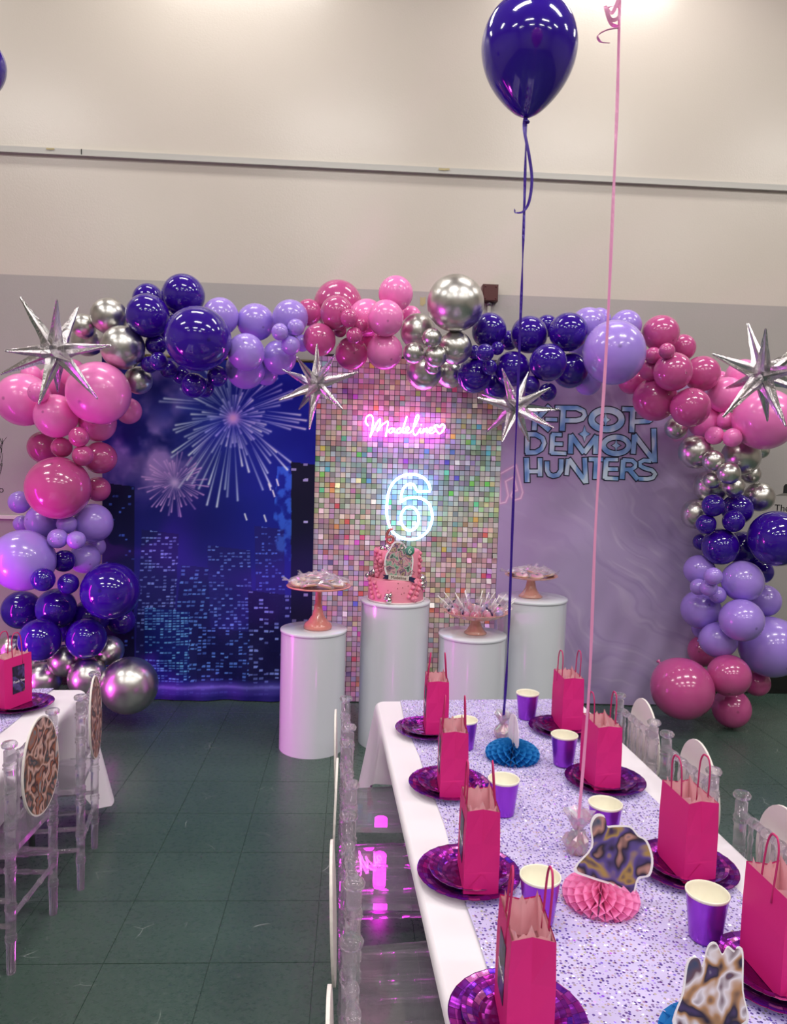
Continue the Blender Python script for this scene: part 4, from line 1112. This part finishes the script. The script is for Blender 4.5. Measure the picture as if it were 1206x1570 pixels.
def table(cx, cy, rz, a, b_, cloth_lab, tab_lab, run_lab, run_half, drop, inward, flare, corner, seed, tens):
    t = thing('folding_table', tab_lab, 'table', (cx, cy, 0), rz)
    MB().box((0, 0, TH - .022), (2 * a - .012, 2 * b_ - .012, .038)).build('tabletop', mat('table_plastic', 'd8d6d2', .5), t)
    for sy in (-1, 1):
        for sx in (-1, 1):
            MB().tube([(sx * (a - .12), sy * (b_ - .22), .0), (sx * (a - .14), sy * (b_ - .25), TH - .04)], .013, 8).build('leg', M_METAL, t)
        MB().tube([(-(a - .125), sy * (b_ - .228), .14), ((a - .125), sy * (b_ - .228), .14)], .01, 8).build('brace', M_METAL, t)
    c_ = cloth_mesh(a, b_, drop, inward, flare, corner, seed).build('tablecloth', M_CLOTH, loc=(cx, cy, TH), rot=(0, 0, rz)); tag(c_, cloth_lab, 'tablecloth')
    # sequin runner with gentle wrinkles, hanging over the far edge
    nx, ny = 36, 150; vs = []; fs = []; L = 2 * b_
    for j in range(ny + 1):
        y = b_ + .008 - L * j / ny
        for i in range(nx + 1):
            x = -run_half + 2 * run_half * i / nx
            wz = .0022 * (sin(9 * x + 5 * y + tens) * sin(4 * y + 13 * x) + .5 * sin(23 * x - 11 * y)) + .0026
            xo = .006 * sin(5 * y + tens) + .003 * sin(13 * y)
            vs.append((x + xo * abs(x) / run_half, y, max(.0008, wz)))
    for j in range(ny):
        for i in range(nx): fs.append((j * (nx + 1) + i, (j + 1) * (nx + 1) + i, (j + 1) * (nx + 1) + i + 1, j * (nx + 1) + i + 1))
    r_ = MB().add(vs, fs, True).build('table_runner', M_RUN, loc=(cx, cy, TH + .0005), rot=(0, 0, rz)); tag(r_, run_lab, 'table runner')
    return t
A_, B_ = .405, 1.12
RZ1 = math.atan2(.0476, 1)     # the long table is turned slightly from the wall normal
bc = Vector((.517, 2.866, 0)); dirv = Vector((.0476, -1, 0)).normalized()
tc1 = bc + dirv * B_
table(tc1.x, tc1.y, RZ1, A_, B_, 'white plastic cloth over the long table in the foreground', 'long low folding table under the white cloth in front',
      'lilac sequin runner down the middle of the foreground table', .315, lambda x, y: .17 + .12 * max(0, min(1, (y - B_ + .33) / .2)), lambda x, y: (-.10 if x < -A_ + .05 and y < B_ - .35 else -.045 if x > A_ - .05 else 0.0), .04, .07, 1, 0.3)
lc = Vector((-1.05, 2.947, 0)); ldir = Vector((.0377, -1, 0)).normalized(); A2, B2 = .38, .92
RZ2 = math.atan2(.0377, 1)
tc2 = lc + ldir * B2 + Vector((-1, -.0377, 0)).normalized() * A2
table(tc2.x, tc2.y, RZ2, A2, B2, 'white plastic cloth over the table at the left edge', 'low folding table under the white cloth at the left edge',
      'lilac sequin runner on the table at the left edge', .26, lambda x, y: .17 + .24 * max(0, min(1, (y - B2 + .26) / .16)), lambda x, y: (-.05 if x > A2 - .05 and y < B2 - .2 else 0), .04, .12, 4, 1.7)

# ------------------------------------------------------------------ place settings
def plate_mesh(R, name):
    prof = [(0, .0035), (R * .60, .0035), (R * .66, .0045), (R * .74, .0095), (R * .79, .0115), (R * .97, .0165), (R, .0165)]
    under = [(R, .0160), (R * .97, .0155), (R * .79, .0105), (R * .74, .0085), (R * .66, .0035), (R * .60, .002), (0, .002)]
    fn = lambda r_, z_, a, i: (r_, z_ + (.0006 * cos(a * 28) if r_ > R * .76 else 0))
    b = MB(); b.lathe(prof, 84, 0, True, fn=fn); b.lathe(under, 84, 1, True, fn=fn)
    return b.mesh(name, [M_PLATE, M_PLATEB])
PBIG, PSML = plate_mesh(.118, 'dinner_plate'), plate_mesh(.093, 'dessert_plate')
cupb = MB(); cupb.lathe([(.0, .002), (.0265, .002), (.0275, .0), (.0285, .004), (.0375, .088)], 40, 0); 
cupb2 = MB(); cupb2.lathe([(.0375, .086), (.0388, .088), (.0388, .091), (.0375, .0922), (.0365, .0905), (.0355, .086), (.027, .006), (.0, .006)], 40, 0)
CUPO, CUPI = cupb.mesh('cup_wall', [M_CUP]), cupb2.mesh('rim_and_lining', [M_CUPIN])
# gift bag: broad faces left/right (local +-x), gussets front/back with a centre crease
BW, BD, BH = .064, .038, .185
def bag_mesh(zig=True):
    b = MB(); n = 12
    def lvl(z, inn, dx=1.0):
        return [(-BD * dx, -BW, z), (-BD * dx * .0, -BW + inn, z), (BD * dx, -BW, z), (BD * dx, BW, z), (0, BW - inn, z), (-BD * dx, BW, z)]
    lv = [lvl(0, 0), lvl(.045, .001), lvl(.05, .002), lvl(BH * .6, .006), lvl(BH, .012, .93)]
    vs = [p for l in lv for p in l]; fs = []
    for i in range(len(lv) - 1):
        for k in range(6): fs.append((i * 6 + k, i * 6 + (k + 1) % 6, (i + 1) * 6 + (k + 1) % 6, (i + 1) * 6 + k))
    fs.append((0, 5, 4, 3, 2, 1))
    b.add(vs, fs)
    # gusset bottom triangles (folded flaps)
    for s in (-1, 1):
        b.add([(-BD * .98, s * (BW + .0006), .002), (BD * .98, s * (BW + .0006), .002), (0, s * (BW + .0010), .046)], [(0, 1, 2) if s < 0 else (0, 2, 1)])
    me = b.mesh('bag_body', [M_BAG])
    # lining: inner walls, zig-zag tissue edge rising above
    l = MB(); e = .0012; top = []
    I0 = [(x * (.94), y * (.9), .03) for x, y, z in lvl(0, 0.008)]; I1 = [(x * .955, y * .95, BH - .001) for x, y, z in lvl(BH, .013, .93)]
    vs = I0 + I1; fs = [(k, k + 6, (k + 1) % 6 + 6, (k + 1) % 6) for k in range(6)] + [(0, 1, 2, 3, 4, 5)]
    l.add(vs, fs)
    r_ = random.Random(3)
    loop = [(x * .86, y * .86) for x, y, z in lvl(BH, .016, .93)]
    m = 24; ring = []
    for k in range(m):
        t_ = k / m * 6; i = int(t_); f = t_ - i; p, q = loop[i], loop[(i + 1) % 6]
        ring.append((p[0] + (q[0] - p[0]) * f, p[1] + (q[1] - p[1]) * f))
    vs = [(x, y, BH - .06) for x, y in ring] + [(x * (1.02 if k % 2 else .92), y * 1.0, BH + (.012 if k % 4 == 0 else -.004 if k % 2 else .003) + r_.uniform(-.003, .004)) for k, (x, y) in enumerate(ring)]
    l.add(vs, [(k, (k + 1) % m, (k + 1) % m + m, k + m) for k in range(m)])
    return me, l.mesh('tissue_lining', [M_TISSUE])
BAGM, TISM = bag_mesh()
def handle_mesh(hgt, w):
    pts = [(0, -w, -.03), (0, -w, hgt * .55), (0, -w * .8, hgt * .85), (0, -w * .4, hgt * .99), (0, 0, hgt), (0, w * .4, hgt * .99), (0, w * .8, hgt * .85), (0, w, hgt * .55), (0, w, -.03)]
    return MB().tube(crom(pts, 4), .0021, 6).mesh('handle', [M_CORD])
HAND = handle_mesh(.086, .021)
stkm = MB().box((0, 0, 0), (.0008, .056, .10)).mesh('sticker', [m_collage('sticker_print', ['141226', '2a2148', '141226', '5a4a8c', '1b1830', '8a6a60'], 24)])
TY = text_mesh('Thank You', .0125, 'sticker_text'); TY.materials.append(mat('sticker_ink', 'efe8f0', .5))
def bag(p, rz, lab, sticker=-1, tiltl=0.0):
    t = thing('gift_bag', lab, 'gift bag', p, rz, 'pink gift bags')
    link('bag_body', BAGM, t); link('tissue_lining', TISM, t)
    for s in (-1, 1):
        o = link('handle', HAND, t, loc=(s * BD * .86, 0, BH - .002)); o.rotation_euler = (0, s * random.uniform(-.10, .06), random.uniform(-.1, .1))
    st = link('sticker', stkm, t, loc=(sticker * (BD + .0004), 0, .10)); st.rotation_euler = (0, -sticker * radians(.9), 0)
    link('sticker_text', TY, st, loc=(sticker * .0007, 0, -.012), rot=(pi / 2, 0, sticker * pi / 2))
    return t
ZT_ = TH + .004
SEAT = {'L': ['at the far left corner of the long table', 'second from the far end on the left side', 'third from the far end on the left side', 'nearest the camera on the left side'],
        'R': ['at the far right corner of the long table', 'second from the far end on the right side', 'third from the far end on the right side', 'nearest the camera on the right side']}
def setting(px, py, key, i, bagpx, brz, sticker):
    p = fl(px, py, ZT_ + .012); s = SEAT[key][i]
    for me, z, nm, w_ in ((PBIG, ZT_, 'dinner_plate', 'large'), (PSML, ZT_ + .006, 'dessert_plate', 'small')):
        o = link(nm, me, loc=(p.x + (random.uniform(-.004, .004) if z > ZT_ else 0), p.y + (.003 if z > ZT_ else 0), z)); o.rotation_euler = (0, 0, random.uniform(0, 6))
        tag(o, f'{w_} purple holographic paper plate {s}', 'plate', 'purple plates')
    q = fl(bagpx[0], bagpx[1], ZT_ + .0105)
    bag((q.x, q.y, ZT_ + .0105), brz, f'hot pink paper gift bag {s}', sticker)
# bag pixel = centre of its foot on the plate
setting(657, 1117, 'L', 0, (667, 1117), -.02, -1)
setting(688, 1201, 'L', 1, (692, 1208), -.05, -1)
setting(718, 1337, 'L', 2, (731, 1346), -.04, -1)
setting(793, 1560, 'L', 3, (800, 1568), -.05, -1)
setting(861, 1115, 'R', 0, (868, 1110), .02, 1)
setting(927, 1195, 'R', 1, (918, 1197), .05, 1)
setting(1050, 1327, 'R', 2, (1050, 1330), .06, 1)
setting(1190, 1492, 'R', 3, (1192, 1494), .05, 1)
CUPS = [(807, 1101, 'behind the blue honeycomb at the far end'), (711, 1147, 'beside the first bag on the left side'), (770, 1247, 'right of the second left plate'), (825, 1411, 'left of the pink honeycomb'),
        (863, 1172, 'between the first and second plates on the right side'), (925, 1288, 'behind the pink picture centrepiece'), (1080, 1438, 'in front of the third plate on the right side')]
for (px, py, s) in CUPS:
    p = fl(px, py, ZT_)
    t = thing('paper_cup', f'purple foil paper cup {s}', 'cup', (p.x, p.y, ZT_), random.uniform(0, 6), 'purple paper cups')
    t.scale = (1.1, 1.1, 1.07); link('cup_wall', CUPO, t); link('rim_and_lining', CUPI, t)
# left table setting
p = fl(30, 1079, ZT_ + .012)
for me, z, nm, w_ in ((PBIG, ZT_, 'dinner_plate', 'large'), (PSML, ZT_ + .006, 'dessert_plate', 'small')):
    tag(link(nm, me, loc=(p.x, p.y, z)), f'{w_} purple holographic paper plate on the table at the left edge', 'plate', 'purple plates')
q = fl(16, 1080, ZT_ + .0105)
bag((q.x, q.y, ZT_ + .0105), -.35, 'hot pink paper gift bag with dark sticker on the left edge table', 1)

# honeycomb centrepieces
def honeycomb(R, h, m, N=32):
    b = MB(); K = 9; vs = []; fs = []
    for i in range(N):
        base = len(vs)
        for k in range(K):
            ph = radians(-28 + 112 * k / (K - 1)); pr, pz = R * cos(ph), h * (sin(ph) + .47) / 1.47
            off = (pi / N) * (1 if (k + 0) % 2 == i % 2 else -1) * .96
            for rr_ in (.12, .55, .85, 1.0):
                a = 2 * pi * i / N + off * min(1, (rr_ - .05))
                vs.append((pr * rr_ * cos(a), pr * rr_ * sin(a), max(.001, pz * (.55 + .45 * rr_) if ph > 0 else pz)))
        for k in range(K - 1):
            for j in range(3):
                fs.append((base + k * 4 + j, base + k * 4 + j + 1, base + (k + 1) * 4 + j + 1, base + (k + 1) * 4 + j))
    b.add(vs, fs); return b.mesh('honeycomb_base', [m])
M_HB, M_HP = mat('tissue_blue', '1e86cc', .7), mat('tissue_pink', 'ffa0d8', .7)
for mm, cc in ((M_HB, '2a9ae0'), (M_HP, 'ffb0d8')):
    n = NT(mm); tl = n.n('ShaderNodeBsdfTranslucent', _in={0: (*lin(cc), 1)}); mx = n.n('ShaderNodeMixShader', _in={0: .35, 1: n.b.outputs[0], 2: tl.outputs[0]}); n.t.links.new(mx.outputs[0], n.out.inputs[0])
cp = fl(785, 1162, ZT_)
t = thing('honeycomb_centrepiece', 'blue tissue honeycomb centrepiece at the far end of the long table', 'centrepiece', (cp.x, cp.y, ZT_ - .002), .2, 'honeycomb centrepieces')
link('honeycomb_base', honeycomb(.088, .058, M_HB), t)
b = MB(); b.box((-.002, -.01, .085), (.006, .001, .11)); b.build('clear_stick', M_CELLO, t)
o = lobed([(-.05, 0), (-.055, .04), (-.03, .085), (0, .09), (.03, .08), (.05, .04), (.045, 0), (0, -.01)], .0012, t, (M_CARD, M_COL1), 'picture_card', (0.0, .0, .055)); o.rotation_euler = (0, 0, radians(84))
cp = fl(920, 1383, ZT_)
t = thing('honeycomb_centrepiece', 'pink tissue honeycomb centrepiece with a picture card in mid table', 'centrepiece', (cp.x, cp.y, ZT_ - .002), -.1, 'honeycomb centrepieces')
link('honeycomb_base', honeycomb(.083, .056, M_HP), t)
CARD1 = [(-.085, .012), (-.05, .06), (-.055, .105), (-.045, .128), (-.025, .128), (-.018, .108), (.0, .11), (.035, .112), (.055, .095), (.075, .085), (.09, .05), (.085, .015), (.06, .005), (.05, -.03), (.03, -.022), (.0, -.012), (-.05, -.002)]
o = lobed(CARD1, .0014, t, (M_CARD, M_COL1), 'picture_card', (.018, -.012, .062), .93); o.rotation_euler = (radians(-14), radians(6), .1)
cp = fl(1088, 1612, ZT_)
t = thing('honeycomb_centrepiece', 'honeycomb centrepiece with an upright picture card at the bottom edge', 'centrepiece', (cp.x, cp.y, ZT_ - .002), .05, 'honeycomb centrepieces')
link('honeycomb_base', honeycomb(.083, .056, M_HB), t)
CARD2 = [(-.07, .0), (-.055, .05), (-.045, .098), (-.028, .105), (-.02, .09), (-.008, .122), (.006, .126), (.016, .108), (.026, .12), (.038, .112), (.042, .118), (.052, .11), (.05, .05), (.055, .0), (0, -.01)]
o = lobed(CARD2, .0014, t, (M_CARD, m_collage('card_print_warm', ['e9e2ea', '4a3a6a', '2a2238', 'b88a60', 'e9e2ea', '6a4a58', '3a4a6c', 'c9a0a8'], 18)), 'picture_card', (.0, -.01, .055), .93); o.rotation_euler = (radians(-10), 0, 0)

# ------------------------------------------------------------------ balloon weights and ribbons
def cello_weight(px, py, lab, h, seed):
    p = fl(px, py, ZT_); t = thing('balloon_weight', lab, 'balloon weight', (p.x, p.y, ZT_ - .001))
    b = MB(); b.lathe([(0, 0), (.02, 0), (.022, .006), (.02, .028), (.012, .034), (0, .034)], 16); b.build('weight', mat('weight_foil', 'd8b49a', .3, .7), t)
    r_ = random.Random(seed)
    prof = [(.022, .0), (.032, .02), (.030, h * .35), (.016, h * .52), (.010, h * .58), (.022, h * .78), (.036, h)]
    b = MB(); b.lathe(prof, 16, smooth=False, fn=lambda q, z, a, i: (q * r_.uniform(.72, 1.22), z + (r_.uniform(-.006, .006) if i else 0)))
    b.lathe([(q * .8, z) for q, z in prof], 12, smooth=False, fn=lambda q, z, a, i: (q * r_.uniform(.6, 1.2), z * r_.uniform(.95, 1.05)))
    b.build('cellophane', M_IRID, t); return p
def ribbon3d(pts, w, twist=0.0, face=(0, -1, 0)):
    """thin curling ribbon with a little thickness"""
    P = [Vector(p) for p in pts]; vs = []; fs = []; th = .0004
    for i, p in enumerate(P):
        a, b_ = P[max(0, i - 1)], P[min(len(P) - 1, i + 1)]; t_ = (b_ - a).normalized()
        n_ = Vector(face); n_ = (n_ - t_ * n_.dot(t_)); n_ = n_.normalized() if n_.length > 1e-5 else t_.orthogonal().normalized()
        n_ = Matrix.Rotation(twist(i / len(P)) if callable(twist) else twist * i / len(P), 3, t_) @ n_
        s = t_.cross(n_)
        vs += [p + s * w / 2 + n_ * th, p - s * w / 2 + n_ * th, p - s * w / 2 - n_ * th, p + s * w / 2 - n_ * th]
    for i in range(len(P) - 1):
        for k in range(4): fs.append((4 * i + k, 4 * i + (k + 1) % 4, 4 * (i + 1) + (k + 1) % 4, 4 * (i + 1) + k))
    return MB().add(vs, fs, False)
MRP, MRK = mat('purple_ribbon', '3a1a8e', .25, .2), mat('pink_ribbon', 'f7a6d4', .3, .1)
tprof = [(0, 1.0), (.3, .96), (.55, .85), (.78, .65), (.93, .38), (1.0, .08), (.985, -.2), (.9, -.5), (.74, -.8), (.52, -1.08), (.3, -1.29), (.12, -1.4), (.04, -1.43)]
tp = [(p.x, p.y) for p in crom([Vector(q) for q in tprof], 4)]
def helium(center, R, m, mr, lab, ribbon_pts, extra, rw, twist):
    t = thing('helium_balloon', lab, 'balloon', center)
    b = MB(); b.lathe([(r_ * R, z * R) for r_, z in tp], 48); b.build('body', m, t)
    zk = -1.43 * R; b = MB(); b.lathe([(.006, zk + .003), (.004, zk - .006), (.012, zk - .014), (.011, zk - .017), (0, zk - .012)], 12); b.build('knot', m, t)
    cv = Vector(center)
    o = ribbon3d([Vector(p) - cv for p in ribbon_pts], rw, twist).build('ribbon', mr, t)
    for e in extra: ribbon3d([Vector(p) - cv for p in e[0]], e[1], e[2]).build('ribbon_tail', mr, t)
wp = cello_weight(770, 1130, 'iridescent cellophane balloon weight behind the blue honeycomb', .085, 2)
YB = wp.y
def hl(name, color):
    m = mat(name, color, 0.1, spec=.55, coat=.35); return m
bcx_ = at(811, 72, YB); Rb = pxm(73, bcx_); tip = at(808, 166, YB)
Rz = (bcx_.z - tip.z) / 1.43
cen = Vector((bcx_.x, YB, bcx_.z)); 
rp = [Vector((cen.x, YB, cen.z - 1.43 * Rb)), at(803, 330, YB), at(798, 480, YB), at(787, 760, YB), at(778, 1000, YB), Vector((wp.x, wp.y, TH + .06))]
tail = crom([at(807, 172, YB), at(803, 195, YB - .01), at(811, 240, YB - .015), at(815, 275, YB - .015), at(811, 308, YB - .01), at(802, 324, YB), at(790, 326, YB + .01), at(789, 321, YB + .014)], 6)
helium(cen, Rb, hl('helium_purple', '2c0a90'), MRP, 'dark purple helium balloon floating high on a purple ribbon', crom(rp, 14), [(tail, .010, 1.0)], .0095, lambda s: .9 * sin(s * 26) + .5)
wq = cello_weight(884, 1306, 'pale iridescent cellophane balloon weight behind the pink honeycomb', .10, 5)
YP = wq.y; top = at(949, -6, YP); cen2 = Vector((top.x, YP, top.z + .25))
rp = [Vector((cen2.x, YP, cen2.z - 1.43 * .15)), at(946, 150, YP), at(940, 300, YP), at(930, 520, YP), at(913, 800, YP), at(903, 1050, YP), Vector((wq.x, wq.y, TH + .07))]
curl = crom([at(949, -4, YP), at(938, 20, YP - .01), at(928, 10, YP - .02), at(936, 30, YP - .02), at(948, 26, YP - .01), at(946, 10, YP), at(930, 14, YP + .005), at(936, 36, YP), at(948, 42, YP - .012), at(930, 46, YP - .02), at(917, 54, YP - .015), at(920, 64, YP), at(934, 66, YP + .004)], 6)
helium(cen2, .15, hl('helium_pink', 'f862b6'), MRK, 'pink helium balloon on a pale pink ribbon above the frame', crom(rp, 14), [(curl, .008, 2.0)], .0075, lambda s: .8 * sin(s * 17) + .3)
wl = pix((at(-34, 98, 2.45).x, 2.45, ZT_)); cello_weight(wl[0], wl[1], 'iridescent cellophane balloon weight on the left edge table', .085, 8)
ce3 = at(-34, 98, 2.45); R3 = pxm(40, ce3)
cb3 = Vector((ce3.x, 2.45, ce3.z))
helium(cb3, R3, hl('helium_purple', ''), MRP, 'dark purple helium balloon cut off by the left picture edge', [cb3 + Vector((0, 0, -1.43 * R3)), cb3 + Vector((0, 0, -1.2)), Vector((cb3.x, 2.45, TH + .008))], [], .006, 3.0)

# ================================================================== CHAIRS (clear acrylic, child size)
def post(b, x, y0, y1, z0, z1, r0, r1, rings, fin=True):
    """turned post with bamboo rings; leans from y0 at z0 to y1 at z1"""
    prof = []; L = z1 - z0
    zs = [(0, r0 * .9)]
    for s in rings:
        z = s * L; r = r0 + (r1 - r0) * s
        zs += [(z - .009, r), (z - .007, r * 1.22), (z - .004, r * 1.22), (z - .002, r * 1.02), (z + .002, r * 1.02), (z + .004, r * 1.22), (z + .007, r * 1.22), (z + .009, r)]
    zs.append((L, r1))
    if fin: zs += [(L + .002, r1 * .75), (L + .008, r1 * .8), (L + .011, r1 * 1.35), (L + .018, r1 * 1.45), (L + .024, r1 * 1.2), (L + .026, 0.0)]
    else: zs += [(L, 0.0)]
    zs = [(0, 0.0)] + zs
    pts = []; rs = []
    for z, r in zs:
        f = z / L; pts.append((x, y0 + (y1 - y0) * f, z0 + z)); rs.append(max(r, .0004))
    n = 12; vs = []; fs = []
    for (p, r) in zip(pts, rs):
        for k in range(n): vs.append((p[0] + r * cos(2 * pi * k / n), p[1] + r * sin(2 * pi * k / n), p[2]))
    for i in range(len(pts) - 1):
        for k in range(n): fs.append((i * n + k, i * n + (k + 1) % n, (i + 1) * n + (k + 1) % n, (i + 1) * n + k))
    b.add(vs, fs, True); return b
def bamboo(p, q, r, k=3):
    p, q = Vector(p), Vector(q); L = (q - p).length; pts = []; rs = []
    ss = [0]; rr_ = [r]
    for i in range(1, k + 1):
        c_ = i / (k + 1); 
        for d, e in ((-.010, 1), (-.006, 1.25), (.006, 1.25), (.010, 1)): ss.append(c_ + d / L * 1.0); rr_.append(r * e)
    ss.append(1); rr_.append(r)
    return MB().tube([p + (q - p) * s for s in ss], rr_, 10)
# local frame: chair faces +x ; back posts at x=0, seat toward +x
CWD, CDP, CSH, CHT = .138, .285, .335, .655
def chair_meshes():
    M = {}
    def rot(b):  # built with the back along y
        return b
    M['back_leg'] = [post(MB(), 0, 0, 0, 0, CHT, .0135, .0155, (.16, .30, .47, .54, .66, .80, .93)).mesh('back_leg', [M_ACR])]
    M['front_leg'] = [post(MB(), 0, 0, 0, 0, CSH, .0125, .0145, (.3, .55, .9), False).mesh('front_leg', [M_ACR])]
    b = MB(); w, d, t_ = CWD + .006, CDP, .018
    vs = [(-.012, -w * .93, 0), (d, -w - .012, 0), (d, w + .012, 0), (-.012, w * .93, 0)]
    P = [(x, y) for x, y, _ in vs]
    ring = []
    for i in range(4):
        p, q = Vector(P[i]), Vector(P[(i + 1) % 4]); o = Vector(P[i - 1])
        a, c_ = p + (o - p).normalized() * .02, p + (q - p).normalized() * .02
        for k in range(5):
            s = k / 4; ring.append(a * (1 - s) ** 2 + p * 2 * s * (1 - s) + c_ * s * s)
    n = len(ring); vs = [(p.x, p.y, CSH) for p in ring] + [(p.x, p.y, CSH + t_) for p in ring]
    b.add(vs, [tuple(reversed(range(n))), tuple(range(n, 2 * n))] + [(i, (i + 1) % n, (i + 1) % n + n, i + n) for i in range(n)])
    M['seat'] = [b.mesh('seat', [M_ACR])]
    zt = CHT * .955
    M['top_rail'] = [bamboo((0, -CWD, zt), (0, CWD, zt), .0105, 4).mesh('top_rail', [M_ACR])]
    M['lower_rail'] = [bamboo((0, -CWD, CHT * .67), (0, CWD, CHT * .67), .0085, 4).mesh('lower_rail', [M_ACR])]
    M['spindle'] = [bamboo((0, 0, CHT * .67), (0, 0, zt), .0058, 3).mesh('spindle', [M_ACR])]
    M['stretcher'] = [bamboo((0, 0, 0), (CDP - .03, 0, 0), .0075, 2).mesh('stretcher', [M_ACR])]
    M['cross_stretcher'] = [bamboo((0, -CWD, 0), (0, CWD, 0), .0075, 2).mesh('cross_stretcher', [M_ACR])]
    return M
CM = chair_meshes()
def chair(p, rz, lab):
    t = thing('child_chair', lab, 'chair', (p[0], p[1], 0), rz, 'clear acrylic chairs')
    lean = .045
    for s in (-1, 1):
        o = link('back_leg', CM['back_leg'][0], t, loc=(-.015, s * CWD, 0)); o.rotation_euler = (0, -.0 , 0)
        o = link('front_leg', CM['front_leg'][0], t, loc=(CDP - .03, s * (CWD + .004), 0))
        for z in (.14, .215): link('stretcher', CM['stretcher'][0], t, loc=(-.012, s * (CWD + .001), z))
    link('seat', CM['seat'][0], t)
    link('top_rail', CM['top_rail'][0], t, loc=(-.015, 0, 0)); link('lower_rail', CM['lower_rail'][0], t, loc=(-.015, 0, 0))
    for k in range(5): link('spindle', CM['spindle'][0], t, loc=(-.015, (k - 2) * .046, 0))
    link('cross_stretcher', CM['cross_stretcher'][0], t, loc=(CDP - .03, 0, .17)); link('cross_stretcher', CM['cross_stretcher'][0], t, loc=(-.015, 0, .165))
    return t
def oval_board(w, h, m_front):
    n = 40; P = []
    for k in range(n):
        a = 2 * pi * k / n; P.append((w * cos(a) * (1 - .06 * sin(a)), h * sin(a)))
    b = MB(); b.prism(P, .006, 0); I = [(x * .965, z * .965) for x, z in P]
    b.add([(x, -.0034, z) for x, z in I], [tuple(range(n))], False, 1)
    return b
M_BOARD = mat('board_white', 'e6dedb', .6)
bme = oval_board(.118, .148, None).mesh('chair_back_board', [M_BOARD, M_COL3])
def board(p, rz, lab, z=.535, off=-.045, tilt=0.0, yoff=0.0, turn=0.0):
    d = Vector((cos(rz), sin(rz), 0)); n_ = Vector((-sin(rz), cos(rz), 0))
    o = link('chair_back_board', bme, loc=(p[0] + d.x * off + n_.x * yoff, p[1] + d.y * off + n_.y * yoff, z))
    o.rotation_euler = Euler((tilt, 0, rz - pi / 2 + turn), 'XYZ')   # printed side faces away from the seat
    return tag(o, lab, 'chair decoration', 'oval chair back boards')
# left side of the long table (facing +x)
ORDC = ['farthest', 'second from the far end', 'third from the far end', 'nearest the camera']
lx = [((.0 + .012), 2.372), (.02, 1.972), (.028, 1.531), (.036, 1.08)]
for i, (x, y) in enumerate(lx):
    chair((x, y), RZ1, f'clear acrylic child chair left of the long table, {ORDC[i]}')
    board((x, y), RZ1, f'pale oval board behind the left row chair, {ORDC[i]}', .53, -.05, [.03, -.02, .05, .04][i], 0.0, -.045)
# right side (facing -x)
rxs = [(.972, 2.442), (.985, 2.066), (1.0, 1.645), (1.02, 1.22)]
for i, (x, y) in enumerate(rxs[:3]):
    chair((x, y), pi + RZ1, f'clear acrylic child chair right of the long table, {ORDC[i] if i < 2 else "cut by the right picture edge"}')
    board((x, y), pi + RZ1, f'pale oval board behind the right row chair, {ORDC[i] if i < 2 else "cut by the right picture edge"}', .555, -.05, -.05)
# left table chairs (facing -x)
for i, (p, l) in enumerate([((-.958, 2.215), 'nearer'), ((-.94, 2.625), 'farther')]):
    RZ2 = (-.03, .17)[i]
    chair(p, pi + RZ2, f'clear acrylic child chair at the left edge table, {l} one')
    board(p, pi + RZ2, f'oval board with colourful print on the {l} left table chair', .555, -.04, -.03)

# ------------------------------------------------------------------ magenta party lights and an added glow block
t = thing('led_floor_lamp', 'magenta LED tube lamp standing on the floor left of the garland', 'lamp', (-2.45, 3.35, 0))
MB().lathe([(0, 0), (.13, 0), (.13, .012), (.03, .03), (.03, .06), (0, .06)], 32).build('base', M_BLACK, t)
MB().tube([(0, 0, .06), (0, 0, 1.25)], .045, 20).build('tube', M_GLOW, t)
MB().lathe([(.047, 1.25), (.047, 1.28), (0, 1.285)], 20).build('cap', M_BLACK, t)
t = thing('spot_lamp', 'black floor spot lamp with magenta light left of the garland', 'lamp', (-2.75, 2.95, 0))
b = MB(); b.box((0, 0, .008), (.16, .12, .016)); b.box((0, -.066, .09), (.02, .008, .17)); b.box((0, .066, .09), (.02, .008, .17)); b.build('bracket', M_BLACK, t)
o = MB().lathe([(.0, -.09), (.05, -.09), (.058, -.06), (.06, .07), (.056, .07), (.05, .0), (.0, .0)], 28).build('can', M_BLACK, t, loc=(0, 0, .17), rot=(0, radians(78), radians(14)))
ld = bpy.data.lights.new('spot_lamp_light', 'SPOT'); ld.energy = 95; ld.color = (1.0, .08, .85); ld.spot_size = radians(96); ld.spot_blend = .5; ld.shadow_soft_size = .12
lo = bpy.data.objects.new('spot_lamp_light', ld); COL.objects.link(lo); lo.parent = t; lo.location = (.09, .022, .19)
lo.rotation_mode = 'QUATERNION'; lo.rotation_quaternion = Vector((1, .25, .16)).to_track_quat('-Z', 'Y')
p = fl(572, 1364, 0)
t = thing('added_glow_block', 'small added magenta glow block on the floor under the long table', 'lamp', (p.x + .02, p.y, 0), .2)  # added glowing block in place of magenta light refracted through the chairs
MB().box((0, 0, .006), (.06, .06, .012)).build('base', M_BLACK, t)
b = MB(); b.lathe([(.02, .012), (.022, .016), (.022, .115), (.018, .12), (0, .12)], 20); b.build('glowing_body', M_GLOW, t)
